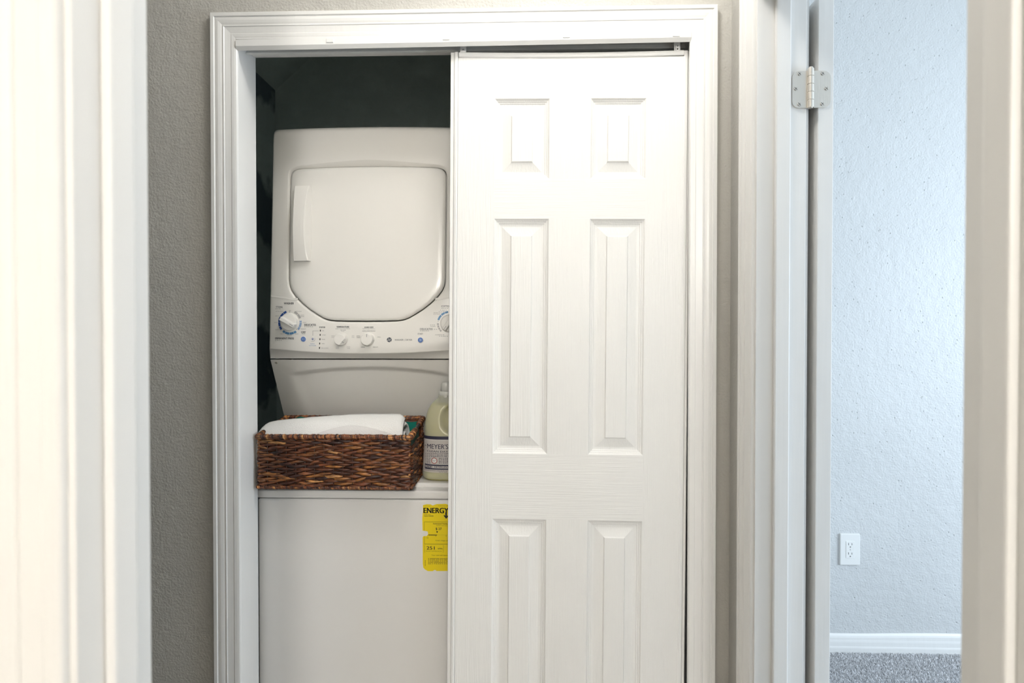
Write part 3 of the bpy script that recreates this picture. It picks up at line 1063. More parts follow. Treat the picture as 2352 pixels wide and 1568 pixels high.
def small_knob(cx_, cy_, ang, notch):
    p = hit(cx_, cy_, FD); k = p.y / FPX
    bm = bmesh.new()
    cyl_bm(bm, (p.x, p.y + .002, p.z), 14.6 * k, .024, (0, -1, 0), 40, .0022, 13.6 * k)
    fr = .022
    if notch:      # flat cut across the lower right of the knob face
        dr = Vector((math.cos(math.radians(-41.5)), 0, math.sin(math.radians(-41.5))))
        nrm = dr * .009 + Vector((0, -1, 0)) * (6.1 * k)
        cut = bmesh.ops.bisect_plane(bm, geom=bm.verts[:] + bm.edges[:] + bm.faces[:], plane_co=Vector((p.x, p.y - fr, p.z)) + dr * 7.9 * k, plane_no=nrm, clear_outer=True)
        bmesh.ops.holes_fill(bm, edges=[e_ for e_ in bm.edges if e_.is_boundary])
    base = from_bm('selector_knob', bm, 'knob', wroot)
    if notch:
        bm = bmesh.new()
        tn = (dr * 6.1 * k + Vector((0, .009, 0))).normalized(); nn = nrm.normalized()
        sd = tn.cross(nn)
        c0 = Vector((p.x, p.y - fr, p.z)) + dr * 7.9 * k + nn * .0003
        bm.faces.new([bm.verts.new(c0 + tn * a_ * k + sd * b_ * k) for a_, b_ in ((-.5, -.5), (6.0, -.5), (6.0, .5), (-.5, .5))])
        from_bm('pointer_mark', bm, 'ink_grey', base)
    else:
        bm = bmesh.new()
        add_box(bm, (5.5 * k, -.0226, -.5 * k), (12.5 * k, -.0218, .5 * k))
        bmesh.ops.rotate(bm, verts=bm.verts, cent=(0, 0, 0), matrix=Matrix.Rotation(math.radians(ang), 3, 'Y'))
        bmesh.ops.translate(bm, verts=bm.verts, vec=(p.x, p.y, p.z))
        from_bm('pointer_mark', bm, 'ink_grey', base)
small_knob(785, 778.8, 42, True)
small_knob(846, 779, -82, False)

# buttons and lamps on the control panel
def button(cx_, cy_, r, mat, h, name):
    p = hit(cx_, cy_, FD); k = p.y / FPX
    return cyl(name, (p.x, p.y + .003, p.z), r * k, .003 + h, (0, -1, 0), mat, wroot, 28, .001)
bt = button(697, 778.6, 7.2, 'knob', .0008, 'button_surround'); button(697, 778.6, 5.9, 'button', .0024, 'start_button')
button(965.8, 780.6, 7.4, 'knob', .0008, 'button_surround'); button(965.8, 780.6, 5.9, 'button', .0024, 'start_button')
button(718.2, 778.6, 6.0, 'knob', .0010, 'softener_button')
for (x, y) in ((735.9, 759), (735.4, 768.8), (735, 778.8), (734.5, 788.7), (734, 798.7)):
    p = hit(x, y, FD); k = p.y / FPX
    box('indicator_light', (p.x - .95 * k, p.y - .0008, p.z - 2.1 * k), (p.x + .95 * k, p.y + .002, p.z + 2.1 * k), 'black', wroot)

ink = Print(FD)
def T_(*a, **k_):
    ink.text(*a, **k_); ink.cut()
T_('WASHER', 652.3, 698.7, 4.6, 24.2, bold=True)
T_('TTONS', 633.6, 707.1, 4.2, 16.8)
T_('DELICATES', 699.3, 748, 4.5, 27.7, bold=True)
T_('START', 691.8, 763.9, 3.4, 11.4, bold=True); T_('PAUSE', 693.3, 766.9, 1.9, 8.4)
T_('ERMANENT PRESS', 632.4, 779.0, 4.6, 45.6, bold=True)
T_('STATUS', 733.6, 753, 3.5, 14, bold=True)
T_('TEMPERATURE', 772.9, 752.2, 3.7, 30.2, bold=True)
T_('TAP COLD', 781.6, 758.8, 1.9, 12.8)
T_('LOAD SIZE', 837.3, 753.2, 3.7, 20.8, bold=True)
T_('AUTO LOAD SENSING', 832.3, 760.9, 2.2, 30.4)
T_('EXTRA', 819.2, 772.4, 1.9, 8.6); T_('LARGE', 819.2, 775.8, 1.9, 8.6)
T_('SMALL', 867.2, 774.6, 1.8, 8)
T_('LARGE', 829.2, 797.8, 1.9, 9); T_('MEDIUM', 857, 797.8, 1.9, 11)
T_('WASHER | DRYER', 906.5, 782, 3.6, 40.5)
T_('START', 959.5, 768.2, 3.6, 12.2)
T_('DELICATES', 964.8, 757.5, 4.3, 28.8)
T_('COTTONS', 1013.8, 705.3, 4.4, 24, bold=True)
for x, y in ((666, 716.5), (681.5, 755.6), (1006.6, 737.3)):
    ink.arc(x, y, 0, .8, 0, 360, 8); ink.cut()
# roundel: dark disc, drawn with the pale curls on top
ink.arc(894.3, 780, 0, 5.7, 0, 360, 28)
ink.build('panel_lettering', 'ink', wroot)
g = Print(FD); T_ = g.text
for s, x, y, w in (('EXTRA HEAVY', 633.7, 715.6, 19), ('HEAVY', 632, 726.3, 9), ('MEDIUM', 630.5, 741.3, 7), ('LIGHT', 632.4, 757.6, 8.4), ('HEAVY', 643.7, 767.3, 9.4),
                   ('MEDIUM', 659, 770.6, 12), ('LIGHT', 677.8, 767.5, 8.6), ('LIGHT', 696, 741.2, 8.2), ('MEDIUM', 691.2, 756.1, 12), ('SPIN ONLY', 679.5, 715.8, 14.6),
                   ('QUICK', 690.5, 724.2, 9), ('RINSE', 691, 727.3, 8.4), ('OFF', 664, 714.4, 4.2),
                   ('ON', 740, 760.2, 4.4), ('WASH', 740, 770, 8.4), ('RINSE', 739.2, 780, 8), ('SPIN', 739.2, 789.8, 6.4), ('LID LOCKED', 738.3, 800, 17),
                   ('COLD', 761.3, 772, 7.4), ('COLD', 761.3, 775.2, 7.4), ('HOT', 808.3, 772, 6), ('COLD', 807.9, 775.2, 6.6), ('COOL', 771.5, 797.6, 7.4), ('COLD', 771.5, 800.8, 7.4),
                   ('WARM', 796.2, 797.6, 8.2), ('COLD', 797.3, 800.8, 6.8), ('COLD', 784, 761.6, 7)):
    T_(s, x, y, 1.9, w)
T_('Perfect Temp WASH/RINSE', 770.6, 755.6, 1.9, 34.6)
T_('Extra Large Capacity', 833.4, 755.9, 1.9, 29)
for (x0, y0, x1) in ((633, 709.6, 646), (699.5, 750.6, 719), (632.5, 782, 647), (965, 760, 987), (1013.5, 708.2, 1030), (1011, 712.6, 1026), (1008, 715.6, 1022), (996, 719, 1016), (996, 722, 1011),
                     (988, 746.6, 1001), (989, 749.8, 1000), (997, 756.5, 1005), (1000, 769, 1022), (1009, 772.2, 1030)):
    g.dashes(x0, y0, x1, 1.0, 4.2)
g.rect(718.4, 759.1, 732, 759.6); g.rect(718.4, 759.1, 718.9, 770.5)
g.arc(718.2, 778.6, 5.2, 5.8, 0, 360, 26)
g.build('small_lettering', 'ink_grey', wroot, 'stuff')
k = Print(FD)
k.text('FABRIC', 712.6, 790.4, 2.3, 11.2); k.text('SOFTENER', 710, 794.4, 2.3, 17)
k.build('softener_lettering', 'ink_blue', wroot)
for mat, segs in (('blue', ((110, 127), (129, 150), (152, 178), (180, 200), (202, 219))), ('blue2', ((231, 243), (245, 268), (270, 291), (293, 306))),
                  ('blue3', ((320, 334), (336, 358), (0, 8))), ('light_grey', ((21, 44), (46, 66)))):
    a_ = Print(FD, .0005)
    for s0_, s1_ in segs:
        a_.arc(666, 740, 23.6, 28.6, s0_, s1_)
    a_.build('dial_scale', mat, wroot)
a_ = Print(FD, .0005)
for s0_, s1_ in ((96, 112), (113.5, 134), (136, 164)):
    a_.arc(1032, 742, 23.6, 28.2, s0_, s1_)
a_.build('dial_scale', 'blue2', wroot)
a_ = Print(FD, .0005)
for s0_, s1_ in ((180, 190), (192, 202), (204, 214), (216, 226)):
    a_.arc(1032, 742, 24, 28, s0_, s1_)
a_.build('dial_scale', 'light_grey', wroot)
w_ = Print(FD, .0030)
for q in range(4):
    a0 = 90 * q + 20
    x, y = 894.3 + 4.5 * math.cos(math.radians(a0)), 780 - 4.5 * math.sin(math.radians(a0))
    w_.arc(x, y, .5, 1.15, a0 - 30, a0 + 190, 10)
w_.off = .0010
w_.v = [(a, FD(a, c) - .0011, c) for a, b2, c in w_.v]
w_.text('GE', 894.3, 782, 4.0, 6.2, center=True)
for q in range(4):
    a0 = 90 * q + 65
    w_.arc(894.3, 780, 5.1, 5.9, a0 - 9, a0 + 9, 4)
w_.v = [(a, FD(a, c) - .0011, c) for a, b2, c in w_.v]
w_.build('roundel_script', 'white_ink', wroot)
w_ = Print(lambda x, z: FD(x, z) - .0028, .0004)
w_.poly([(963.8, 777.3), (963.8, 783.8), (969.2, 780.5)]); w_.cut()
w_.poly([(694.4, 776), (694.4, 781.2), (697.6, 778.6)]); w_.rect(698.6, 776, 699.3, 781.2); w_.rect(700.3, 776, 701, 781.2)
w_.build('button_symbol', 'blue3', wroot)
w_ = Print(lambda x, z: FD(x, z) - .0013, .0004)
w_.arc(718.2, 778.6, 0, 1.5, 0, 360, 12)
for q in range(6):
    w_.arc(718.2, 778.6, 2.4, 3.2, q * 60, q * 60 + 38, 5)
w_.build('button_symbol', 'blue', wroot)

# energy sticker on the washer front, torn at the edges
FW = lambda x, z: YW
lab = [(971.5, 1159.5), (980, 1157.6), (989, 1157.8), (994, 1160.3), (1003, 1157.2), (1024, 1156.6), (1029, 1158.5), (1050, 1157), (1079, 1157.5), (1083, 1162), (1083, 1306), (1078, 1310.5), (1003, 1310.8),
       (1000, 1308), (996.5, 1309), (994, 1311), (983, 1311), (976, 1307), (972.5, 1303), (971.2, 1294), (971, 1233), (973, 1230.8), (980, 1230.4), (983.5, 1226), (982.5, 1220), (978, 1219), (970.8, 1218), (970, 1190), (971.5, 1172)]
st = Print(FW, .0006)
st.poly(lab)
est = st.build('energy_label', 'yellow', wroot)
bm = bmesh.new(); bm.from_mesh(est.data); bmesh.ops.triangulate(bm, faces=bm.faces); bm.to_mesh(est.data); bm.free()
est['label'] = 'torn yellow energy rating sticker'
e_ = Print(FW, .0009); T_ = e_.text
T_('ENERGYGUIDE', 973.4, 1177.6, 12.6, 103, bold=True)
e_.off = .0009
for dx in (-.55, .55):
    e_.off += 1e-5; T_('ENERGYGUIDE', 973.4 + dx, 1177.6, 12.6, 103)
e_.rect(1023, 1176, 1026.6, 1186); e_.poly([(1019, 1183.5), (1020.6, 1182), (1025, 1186.2), (1029.5, 1182), (1031, 1183.5), (1025, 1191)])
T_('Clothes Washer', 974.2, 1181.8, 1.7, 15.6); T_('Capacity: STANDARD', 974.2, 1185, 1.7, 22, bold=True)
T_('U.S. Government', 972.4, 1162, 1.4, 16.5); T_('Federal law prohibits', 1007.5, 1161.6, 1.4, 30)
def frame(x0, y0, x1, y1, t=.45):
    e_.rect(x0, y0, x1, y0 + t); e_.rect(x0, y1 - t, x1, y1); e_.rect(x0, y0, x0 + t, y1); e_.rect(x1 - t, y0, x1, y1)
e_.rect(974.4, 1198.2, 1079, 1198.7); e_.rect(974.4, 1198.2, 974.9, 1218.8); e_.rect(974.9, 1231, 975.4, 1249.5); e_.rect(974.9, 1249, 1079, 1249.5); e_.rect(1078.5, 1198.2, 1079, 1249.5)
T_('Estimated Yearly Operating Cost', 995.4, 1203.2, 2.6, 66, bold=True)
T_('(When used with an electric water heater)', 1002.6, 1207.2, 1.7, 60)
T_('$ 27', 1001, 1216.4, 5.6, 13.6, bold=True)
e_.poly([(1002, 1219.4), (1006.4, 1219.4), (1004.2, 1223.8)])
e_.rect(984, 1227.2, 1004, 1228.9); e_.rect(1004, 1227.9, 1079, 1228.5)
for x in (1001.5, 1024.5, 1047):
    e_.rect(x, 1228.4, x + .6, 1231.4)
T_('1 6', 979.2, 1235.6, 2.6, 4.8)
T_('Cost range of similar models', 1000.5, 1241.6, 2.4, 60)
frame(975.2, 1251.4, 1018.6, 1268)
T_('251', 980, 1261.3, 7.6, 18.6, bold=True); T_('kWh', 1006.2, 1260.6, 2.9, 10, bold=True)
T_('Estimated Yearly Electricity Use', 978.4, 1265.4, 1.7, 36.6)
T_('Your cost will depend on your utility rates', 991.2, 1275.2, 2.2, 78)
for i, w in enumerate((88, 88, 86, 46, 80)):
    e_.dashes(983.5, 1282.6 + i * 3.05, min(1079, 983.5 + w), 1.0, 4.6)
for i in range(8):
    e_.rect(976.3, 1286 + i * 1.7, 977.6, 1286.9 + i * 1.7)
e_.build('label_print', 'black', est)

# ------------------------------------------------------------------ wicker basket
def attr_mesh(name, verts, faces, cols, mat, parent, kind=None, smooth=True):
    me = bpy.data.meshes.new(name)
    me.from_pydata(verts, [], faces); me.update()
    if smooth:
        me.polygons.foreach_set('use_smooth', [True] * len(me.polygons))
    at_ = me.color_attributes.new('Col', 'FLOAT_COLOR', 'POINT')
    at_.data.foreach_set('color', np.array(cols, dtype=np.float32).ravel())
    return link(name, me, mat, parent, kind)

BYF = 1.572
bx0 = PY(583.5, 1000, BYF - .008).x + .006
bx1 = PY(946, 1000, BYF - .008).x - .006
BYB = 1.762
BZ0 = LIDZ + .0005
RF = PY(760, 998.5, BYF - .006).z          # rim top, front
RB = PY(960, 954.5, BYB).z                 # rim top, back
RR = .0075
broot = thing('wicker_basket', 'dark brown woven leaf basket with teal liner on top of the washer', 'basket', ((bx0 + bx1) / 2, (BYF + BYB) / 2, BZ0))
PAL = [(.175, .068, .030), (.115, .042, .020), (.072, .026, .016), (.225, .095, .035), (.30, .135, .042), (.042, .017, .014), (.145, .052, .026), (.19, .078, .030), (.46, .25, .10)]
WTS = [5, 5, 6, 4, 3, 6, 5, 4, 2.6]
def tube(path, radii, cols, nv=7, flat=1.0, vlist=None, flist=None, clist=None, up=Vector((0, 0, 1)), twist=0.0):
    n0 = len(vlist); m = len(path)
    for i, p in enumerate(path):
        d = (path[min(m - 1, i + 1)] - path[max(0, i - 1)]).normalized()
        s = d.cross(up)
        s = s.normalized() if s.length > 1e-6 else Vector((1, 0, 0))
        t = s.cross(d).normalized()
        for j in range(nv):
            a = 2 * PI * j / nv + twist * i
            vlist.append(tuple(p + s * (math.cos(a) * radii[i] * flat) + t * (math.sin(a) * radii[i])))
            clist.append((*cols[i], 1))
    for i in range(m - 1):
        for j in range(nv):
            k = (j + 1) % nv
            flist.append((n0 + i * nv + j, n0 + i * nv + k, n0 + (i + 1) * nv + k, n0 + (i + 1) * nv + j))
    flist.append(tuple(n0 + j for j in range(nv))[::-1]); flist.append(tuple(n0 + (m - 1) * nv + j for j in range(nv)))

def weave(name, a, b_, rim_a, rim_b, normal, spacing=.0255, pitch=.0066):
    """wall of twined strands from corner a to corner b_ (points at the bottom), rim heights at each end"""
    a = Vector(a); b_ = Vector(b_); normal = Vector(normal)
    Ln = (b_ - a).length; ns = max(2, round(Ln / spacing)); d = (b_ - a).normalized()
    vl, fl, cl_ = [], [], []
    zlo = BZ0 + .010
    zhi_a, zhi_b = rim_a - RR * 1.6, rim_b - RR * 1.6
    rows = int((max(zhi_a, zhi_b) - zlo) / pitch) + 1
    for r in range(rows):
        st_ = -1 + (r % 2)
        s = st_
        while s < ns:
            s0, s1 = max(-.15, s + random.uniform(-.28, .12)), min(ns + .15, s + 2 + random.uniform(-.1, .35))
            mid = (s0 + s1) / 2 / ns
            z = zlo + r * pitch + random.uniform(-.0012, .0012)
            if z < zhi_a + (zhi_b - zhi_a) * mid + .002:
                tilt_ = random.gauss(.0012, .0028)
                rad = random.uniform(.0032, .0052)
                col = random.choices(PAL, WTS)[0]
                br = random.uniform(.8, 1.25)
                path, rs, cs = [], [], []
                m = 11
                bulge = random.uniform(.0042, .0062)
                for i in range(m):
                    t = i / (m - 1)
                    pos = (s0 + (s1 - s0) * t) / ns * Ln
                    env = math.sin(PI * t)
                    wob = .0006 * math.sin(7 * t + r)
                    path.append(a + d * pos + Vector((0, 0, z + tilt_ * (2 * t - 1) + wob - a.z)) + normal * (bulge * env - .0022))
                    rs.append(rad * (.35 + .65 * env ** .6) * (1 + .10 * math.sin(t * 19 + r)))
                    g_ = br * (.9 + .2 * math.sin(t * 9 + s))
                    cs.append(tuple(c * g_ for c in col))
                tube(path, rs, cs, 7, .72, vl, fl, cl_, twist=random.uniform(-.35, .35))
            s += 2
    for r in range(rows):          # inner cores that close the weave
        z = zlo + (r + .5) * pitch
        e0 = a + Vector((0, 0, z - a.z)) - normal * .0030; e1 = b_ + Vector((0, 0, z - b_.z)) - normal * .0030
        if z < min(zhi_a, zhi_b) + .004:
            q = [e0.lerp(e1, i / 6) for i in range(7)]
            tube(q, [.0042] * 7, [(.115, .042, .020)] * 7, 6, .6, vl, fl, cl_)
    o_ = attr_mesh(name, vl, fl, cl_, 'leaf', broot, 'stuff')
    # stakes
    vl, fl, cl_ = [], [], []
    for i in range(1, ns):
        p = a + d * (Ln * i / ns) + normal * .0022
        zt = zhi_a + (zhi_b - zhi_a) * i / ns
        q = [Vector((p.x, p.y, zlo - .004 + (zt - zlo + .006) * j / 4)) for j in range(5)]
        tube(q, [.0012] * 5, [(.06, .038, .028)] * 5, 6, 1, vl, fl, cl_, up=Vector((0, 1, 0)))
    attr_mesh('stakes', vl, fl, cl_, 'leaf', broot, 'stuff')
    return o_

weave('front_weave', (bx0 + .002, BYF, BZ0), (bx1 - .002, BYF, BZ0), RF, RF, (0, -1, 0))
weave('back_weave', (bx1 - .002, BYB, BZ0), (bx0 + .002, BYB, BZ0), RB, RB, (0, 1, 0))
weave('side_weave', (bx1, BYF + .002, BZ0), (bx1, BYB - .002, BZ0), RF - .030, RB - .034, (1, 0, 0))
weave('side_weave', (bx0, BYB - .002, BZ0), (bx0, BYF + .002, BZ0), RB - .034, RF - .030, (-1, 0, 0))

def wrapped(name, path, r0, pitch=.0052):
    """rim: a rod bound with leaf, drawn as a slanted ridged tube"""
    pts = []; s_ = 0; 
    for p, q in zip(path, path[1:]):
        n_ = max(2, int((q - p).length / .0010))
        for i in range(n_):
            pts.append(p.lerp(q, i / n_))
    pts.append(path[-1])
    vl, fl, cl_ = [], [], []
    nv = 12; dist = 0; wraps = {}
    for i, p in enumerate(pts):
        d = (pts[min(len(pts) - 1, i + 2)] - pts[max(0, i - 2)]).normalized()
        up = Vector((0, 0, 1)) if abs(d.z) < .9 else Vector((0, 1, 0))
        s = d.cross(up).normalized(); t = s.cross(d).normalized()
        if i: dist += (p - pts[i - 1]).length
        for j in range(nv):
            a = 2 * PI * j / nv
            ph = dist / pitch + .55 * math.sin(a + .6)
            fr = ph % 1; wi = int(ph // 1)
            if wi not in wraps:
                c = random.choices(PAL, WTS)[0]; g_ = random.uniform(.8, 1.3); wraps[wi] = (tuple(x * g_ for x in c), random.uniform(.9, 1.12))
            col, rs = wraps[wi]
            prof = math.sin(PI * fr) ** .5
            rr = r0 * rs * (.78 + .26 * prof)
            g_ = 1.0
            vl.append(tuple(p + s * math.cos(a) * rr + t * math.sin(a) * rr))
            cl_.append((col[0] * g_, col[1] * g_, col[2] * g_, 1))
    m = len(pts)
    for i in range(m - 1):
        for j in range(nv):
            k_ = (j + 1) % nv
            fl.append((i * nv + j, i * nv + k_, (i + 1) * nv + k_, (i + 1) * nv + j))
    fl.append(tuple(range(nv))[::-1]); fl.append(tuple((m - 1) * nv + j for j in range(nv)))
    return attr_mesh(name, vl, fl, cl_, 'leaf', broot)

zf, zb2 = RF - RR, RB - RR
V_ = Vector
def lerp3(p, q, t): return p.lerp(q, t)
cFL, cFR, cBR, cBL = V_((bx0, BYF, zf)), V_((bx1, BYF, zf)), V_((bx1, BYB, zb2)), V_((bx0, BYB, zb2))
wrapped('rim', [cFL + V_((-.001, .004, 0)), cFL + V_((.006, -.002, 0)), lerp3(cFL, cFR, .33) + V_((0, -.001, .0005)), lerp3(cFL, cFR, .66) + V_((0, 0, .001)), cFR + V_((-.006, -.002, 0)), cFR + V_((.001, .004, 0))], RR)
wrapped('rim', [cFR + V_((0, 0, 0)), lerp3(cFR, cBR, .18), lerp3(cFR, cBR, .36)], RR * 1.12)
wrapped('rim', [lerp3(cFR, cBR, .66), lerp3(cFR, cBR, .9), cBR, cBR + V_((-.02, .002, 0)), lerp3(cBR, cBL, .5), cBL + V_((.02, .002, 0)), cBL, lerp3(cBL, cFL, .3)], RR * 1.05)
wrapped('rim', [lerp3(cBL, cFL, .64), lerp3(cBL, cFL, .85), cFL], RR * 1.1)
for p, q in ((cFR, cBR), (cFL, cBL)):
    a, b2 = lerp3(p, q, .30), lerp3(p, q, .72)
    cyl('handle_rod', a, .0042, (b2 - a).length, b2 - a, 'rod', broot, 14)
zl = BZ0 + .0052
for p, q in (((bx0 + .001, BYF - .001), (bx1 - .001, BYF - .001)), ((bx1 + .001, BYF), (bx1 + .001, BYB)), ((bx1, BYB + .001), (bx0, BYB + .001)), ((bx0 - .001, BYB), (bx0 - .001, BYF))):
    wrapped('base_edge', [V_((p[0], p[1], zl)), V_((q[0], q[1], zl))], .0050, .0042)
for cx_, cy_, zz in ((bx0, BYF, zf), (bx1, BYF, zf), (bx1, BYB, zb2), (bx0, BYB, zb2)):
    wrapped('corner_post', [V_((cx_ + (.004 if cx_ < -.5 else -.004), cy_ + (.004 if cy_ < 1.65 else -.004), zl)), V_((cx_ + (.003 if cx_ < -.5 else -.003), cy_ + (.003 if cy_ < 1.65 else -.003), zz))], .0038, .006)
box('base', (bx0, BYF, BZ0), (bx1, BYB, BZ0 + .004), 'rod', broot)
# liner: fabric bag, top edge a little uneven, peeping over the back rim on the left
v = []; f = []
per = []
g_ = .0105
for i in range(40): per.append((bx0 + g_ + (bx1 - bx0 - 2 * g_) * i / 40, BYF + g_))
for i in range(18): per.append((bx1 - g_, BYF + g_ + (BYB - BYF - 2 * g_) * i / 18))
for i in range(40): per.append((bx1 - g_ - (bx1 - bx0 - 2 * g_) * i / 40, BYB - g_))
for i in range(18): per.append((bx0 + g_, BYB - g_ - (BYB - BYF - 2 * g_) * i / 18))
n = len(per)
cxm, cym = (bx0 + bx1) / 2, (BYF + BYB) / 2
for i, (x, y) in enumerate(per):
    tb = (y - BYF) / (BYB - BYF)
    top = RF + (RB - RF) * tb - .014 + .0025 * math.sin(i * .7)
    back = max(0, (tb - .85) / .15)
    left = math.exp(-((x - (bx0 + .045)) / .028) ** 2)
    top += back * left * .020
    if tb > .2 and abs(x - bx0 - g_) < .01: top -= .012
    for lvl in range(5):
        t = lvl / 4
        w = .0012 * math.sin(i * 1.3 + lvl)
        v.append((x + w, y + w, BZ0 + .006 + (top - BZ0 - .006) * t))
for i in range(n):
    j = (i + 1) % n
    for l in range(4):
        f.append((i * 5 + l, j * 5 + l, j * 5 + l + 1, i * 5 + l + 1))
f.append(tuple(i * 5 for i in range(n))[::-1])
ln = mesh('liner', v, f, 'teal', broot, True)
ln['label'] = 'teal fabric liner'

# ------------------------------------------------------------------ rolled towel
TY = (BYF + BYB) / 2 - .004
tx0 = PY(610, 975, TY).x; tx1 = PY(931, 965, TY).x
NXT = 70
def ttop(t):
    py_ = np.interp(t, [0, .04, .10, .25, .45, .62, .8, .95, 1], [975, 968, 963.5, 958.5, 952.5, 949, 947.5, 946.5, 949])
    return PY(760, float(py_), TY).z
zbt = BZ0 + .0075
turns = 3.1; NSp = 150
ry0 = (BYB - BYF) / 2 - .021
v = []; f = []
def sp(x, s, t, sign):
    """towel roll: spiral cross-section, s 0..1 from the heart to the outer flap"""
    th = -s * turns * 2 * PI + 2.3
    zt_x = ttop(t) + .0012 * noise.noise(Vector((x * 18, s * 3, 2)))
    cz = (zt_x + zbt) / 2; rz = (zt_x - zbt) / 2
    rr = .10 + .90 * s
    k_ = rr + sign * .052
    k_ = min(k_, 1.0) if sign > 0 and s > .66 else k_
    shrink = 1 - .10 * (1 - min(1, min(t, 1 - t) / .04)) ** 2
    c, sn = math.cos(th), math.sin(th)
    e_x = 2 / 2.5
    y = TY + ry0 * k_ * math.copysign(abs(c) ** e_x, c) * shrink
    z = cz + rz * k_ * math.copysign(abs(sn) ** e_x, sn) * shrink
    wr = .0012 * noise.noise(Vector((x * 30, th * 2, s * 4)))
    return (x, y + wr, z + wr)
for i in range(NXT + 1):
    t = i / NXT
    for j in range(NSp + 1):
        s = j / NSp
        x = tx0 + (tx1 - tx0) * t + (t - .5) * .012 * math.sin(s * 9) * (abs(t - .5) * 2) ** 6
        v.append(sp(x, s, t, 1)); v.append(sp(x, s, t, -1))
R2 = 2 * (NSp + 1)
for i in range(NXT):
    for j in range(NSp):
        a = i * R2 + 2 * j; b2 = (i + 1) * R2 + 2 * j
        f.append((a, a + 2, b2 + 2, b2)); f.append((a + 1, b2 + 1, b2 + 3, a + 3))
for i in (0, NXT):
    for j in range(NSp):
        a = i * R2 + 2 * j
        f.append((a, a + 1, a + 3, a + 2))
for j in (0, NSp):
    for i in range(NXT):
        a = i * R2 + 2 * j; b2 = (i + 1) * R2 + 2 * j
        f.append((a, b2, b2 + 1, a + 1))
troot2 = thing('rolled_towel', 'white rolled terry towel lying in the brown basket', 'towel', ((tx0 + tx1) / 2, TY, zbt))
bm = bmesh.new(); bv = [bm.verts.new(p) for p in v]
for q in f:
    try: bm.faces.new([bv[i] for i in q])
    except ValueError: pass
from_bm('towel_roll', bm, 'terry', troot2, True)
# woven border band running along the front of the roll
v = []; f = []; nb = 60; mb = 8
for i in range(nb + 1):
    t = .16 + .78 * i / nb
    x = tx0 + (tx1 - tx0) * t
    zt_x = ttop(t); cz = (zt_x + zbt) / 2; rz = (zt_x - zbt) / 2
    arc_ = math.exp(-((t - .66) / .26) ** 2)
    th1 = math.radians(180 - (16 + 26 * arc_)); th0 = math.radians(180 - 4)
    for j in range(mb + 1):
        th = th0 + (th1 - th0) * j / mb
        c, sn = math.cos(th), math.sin(th)
        ex = 2 / 2.5
        k_ = 1.012 + (.006 if j in (mb, mb - 2) else 0)
        v.append((x, TY + ry0 * k_ * math.copysign(abs(c) ** ex, c), cz + rz * k_ * math.copysign(abs(sn) ** ex, sn)))
for i in range(nb):
    for j in range(mb):
        a = i * (mb + 1) + j
        f.append((a, a + 1, a + mb + 2, a + mb + 1))
mesh('woven_border', v, f, 'band', troot2, True)

# ------------------------------------------------------------------ detergent bottle
BCX = 1025.0
byf = (EYE - LIDZ) / -(ray(BCX, 1106).z / ray(BCX, 1106).y)
yc = byf + .046
kb = yc / FPX
xb_ = PY(BCX, 1000, yc).x
prof = [(1106, 0), (1106, 44), (1104.5, 50), (1100, 53.6), (1093, 55), (1084, 54.4), (1060, 53), (1036, 51.5), (1010, 51), (996, 50.5), (982, 49.5), (969, 47.5), (957, 44.5), (948, 41.5), (938, 36),
        (930, 29.5), (925, 24), (921, 19), (919, 17.5), (912, 17)]
zlev = lambda py_: PY(BCX, py_, yc - .02).z
z_base = LIDZ + .0005
zoff = z_base - zlev(1106)
broot2 = thing('detergent_bottle', 'clear plastic bottle of yellow laundry detergent standing beside the basket', 'bottle', (xb_, yc, z_base))
ASP = .66
def bottle_r(py_):
    pys = [q[0] for q in prof][::-1]; rs = [q[1] for q in prof][::-1]
    return float(np.interp(py_, pys, rs))
gx, gz = (1045 - BCX) * kb, zlev(966) + zoff
def bshell(name, mat, scale, y_lo, y_hi, parent, dent=True, caps=True):
    v = []; f = []; na = 64
    rows = [y_lo + (y_hi - y_lo) * i / 60 for i in range(61)]
    for py_ in rows:
        r = bottle_r(py_) * kb * scale
        z = zlev(py_) + zoff
        for j in range(na):
            a = 2 * PI * j / na
            aspect = ASP + (1 - ASP) * max(0, min(1, (935 - py_) / 15))
            ex = .82
            c, s = math.cos(a), math.sin(a)
            x = r * math.copysign(abs(c) ** ex, c); y = r * aspect * math.copysign(abs(s) ** ex, s)
            if dent:
                d2 = ((x - gx) / (25 * kb)) ** 2 + ((z - gz) / (30 * kb)) ** 2
                k_ = 1 / (1 + math.exp((d2 - 1) * 9))
                y *= 1 - .55 * k_
            v.append((xb_ + x, yc + y, z))
    m = len(rows)
    for i in range(m - 1):
        for j in range(na):
            k_ = (j + 1) % na
            f.append((i * na + j, i * na + k_, (i + 1) * na + k_, (i + 1) * na + j))
    f.append(tuple(range(na))[::-1]); f.append(tuple((m - 1) * na + j for j in range(na)))
    return mesh(name, v, f, mat, parent, True)
bshell('bottle_shell', 'bottle', 1.0, 1106, 914, broot2)
bshell('detergent', 'liquid', .965, 1104.5, 933, broot2)
zc1 = zlev(920) + zoff
bm = bmesh.new()
cyl_bm(bm, (xb_, yc, zc1), 18 * kb, .0195, (0, 0, 1), 40, .002, 16.6 * kb)
cap = from_bm('screw_cap', bm, 'cap', broot2, True)
for p_ in cap.data.polygons: p_.use_smooth = len(p_.vertices) == 4
bm = bmesh.new()
cyl_bm(bm, (xb_, yc, zc1 + .019), 13 * kb, .027, (0, 0, 1), 32, .005, 11.2 * kb)
from_bm('pour_spout', bm, 'cap', cap, True)
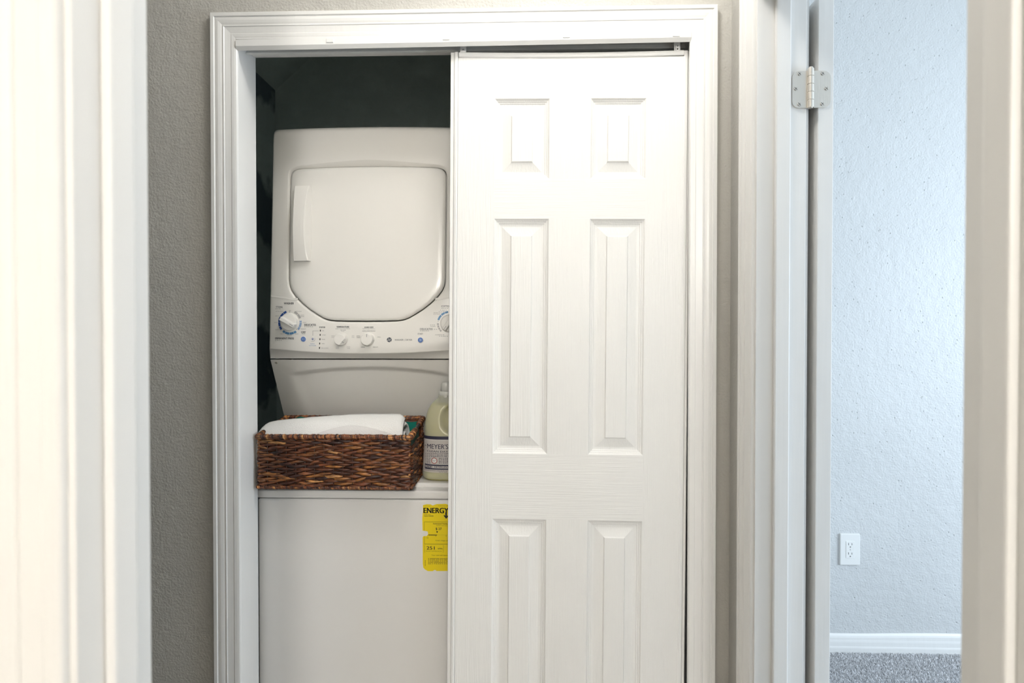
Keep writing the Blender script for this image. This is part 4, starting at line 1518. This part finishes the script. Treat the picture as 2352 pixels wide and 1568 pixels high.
# paper label wrapped on the front
def FB(x, z):
    py_ = 1040
    zz = [zlev(q[0]) + zoff for q in prof]; rr = [q[1] for q in prof]
    r = float(np.interp(z, zz[1:], rr[1:])) * kb
    t = max(-.985, min(.985, (x - xb_) / r))
    ex = .82
    c = abs(t) ** (1 / ex); s = math.sqrt(max(0, 1 - c * c)) ** ex
    return yc - r * ASP * s
def lab_grid(name, y0, y1, mat, off, parent, x0=-48.5, x1=48.5):
    v = []; f = []; nx, nz = 40, 10
    za, zb3 = zlev(y0) + zoff, zlev(y1) + zoff
    for j in range(nz + 1):
        z = za + (zb3 - za) * j / nz
        for i in range(nx + 1):
            x = xb_ + (x0 + (x1 - x0) * i / nx) * kb
            v.append((x, FB(x, z) - off, z))
    for j in range(nz):
        for i in range(nx):
            a = j * (nx + 1) + i
            f.append((a, a + nx + 1, a + nx + 2, a + 1))
    return mesh(name, v, f, mat, parent, True)
plab = lab_grid('paper_label', 1004.5, 1086, 'paper', .0006, broot2, -50.4, 13)
lab_grid('label_band', 1004.5, 1011.5, 'navy', .0009, plab, -50.4, 13)
def fbp(off):
    return Print(FB, off)
b1 = fbp(.0010); T_ = b1.text
T_('Mrs.', 976.2, 1022.5, 2.4, 4.4, bold=True)
T_("MEYER'S", 981.5, 1028.6, 10.6, 50, bold=True)
T_('CLEAN DAY', 981, 1036.6, 4.2, 50, bold=True)
T_('LAUNDRY', 975.2, 1071.8, 5.2, 20, bold=True); T_('DETERGENT', 998, 1073.6, 4.0, 34, bold=True)
T_('CONCENTRATED 64 LOADS PER BOTTLE', 975.4, 1078.4, 2.2, 55)
T_('64 FL OZ', 1009, 1084.2, 1.9, 18)
b1.rect(976, 1066.5, 1036, 1067); b1.rect(976, 1075, 1036, 1075.4)
for i, yy in enumerate((1041.5, 1045.2, 1048.8)):
    b1.dashes(976.5, yy, 1034, 1.4, 4.4)
for i in range(4):
    b1.dashes(976.5, 1052.6 + i * 3.6, 988.5, 1.4, 4.4); b1.dashes(1008, 1052.6 + i * 3.6, 1034, 1.4, 4.4)
b1.build('label_print', 'navy', plab)
b2_ = fbp(.0011); b2_.arc(997.5, 1057.5, 0, 5.6, 0, 360, 26); b2_.cut(); b2_.text('HARDWORKING HOMEKEEPING', 978, 1009.3, 1.9, 54); b2_.build('label_print', 'white_ink', plab)
b3_ = fbp(.0013); b3_.arc(997.5, 1057.5, 5.6, 7.0, 0, 360, 30); b3_.build('label_print', 'red_ink', plab)
b4_ = fbp(.0014); b4_.dashes(993.5, 1057.3, 1001.6, 1.2, 3); b4_.dashes(994.5, 1060, 1000.6, 1, 3); b4_.build('label_print', 'ink_grey', plab)
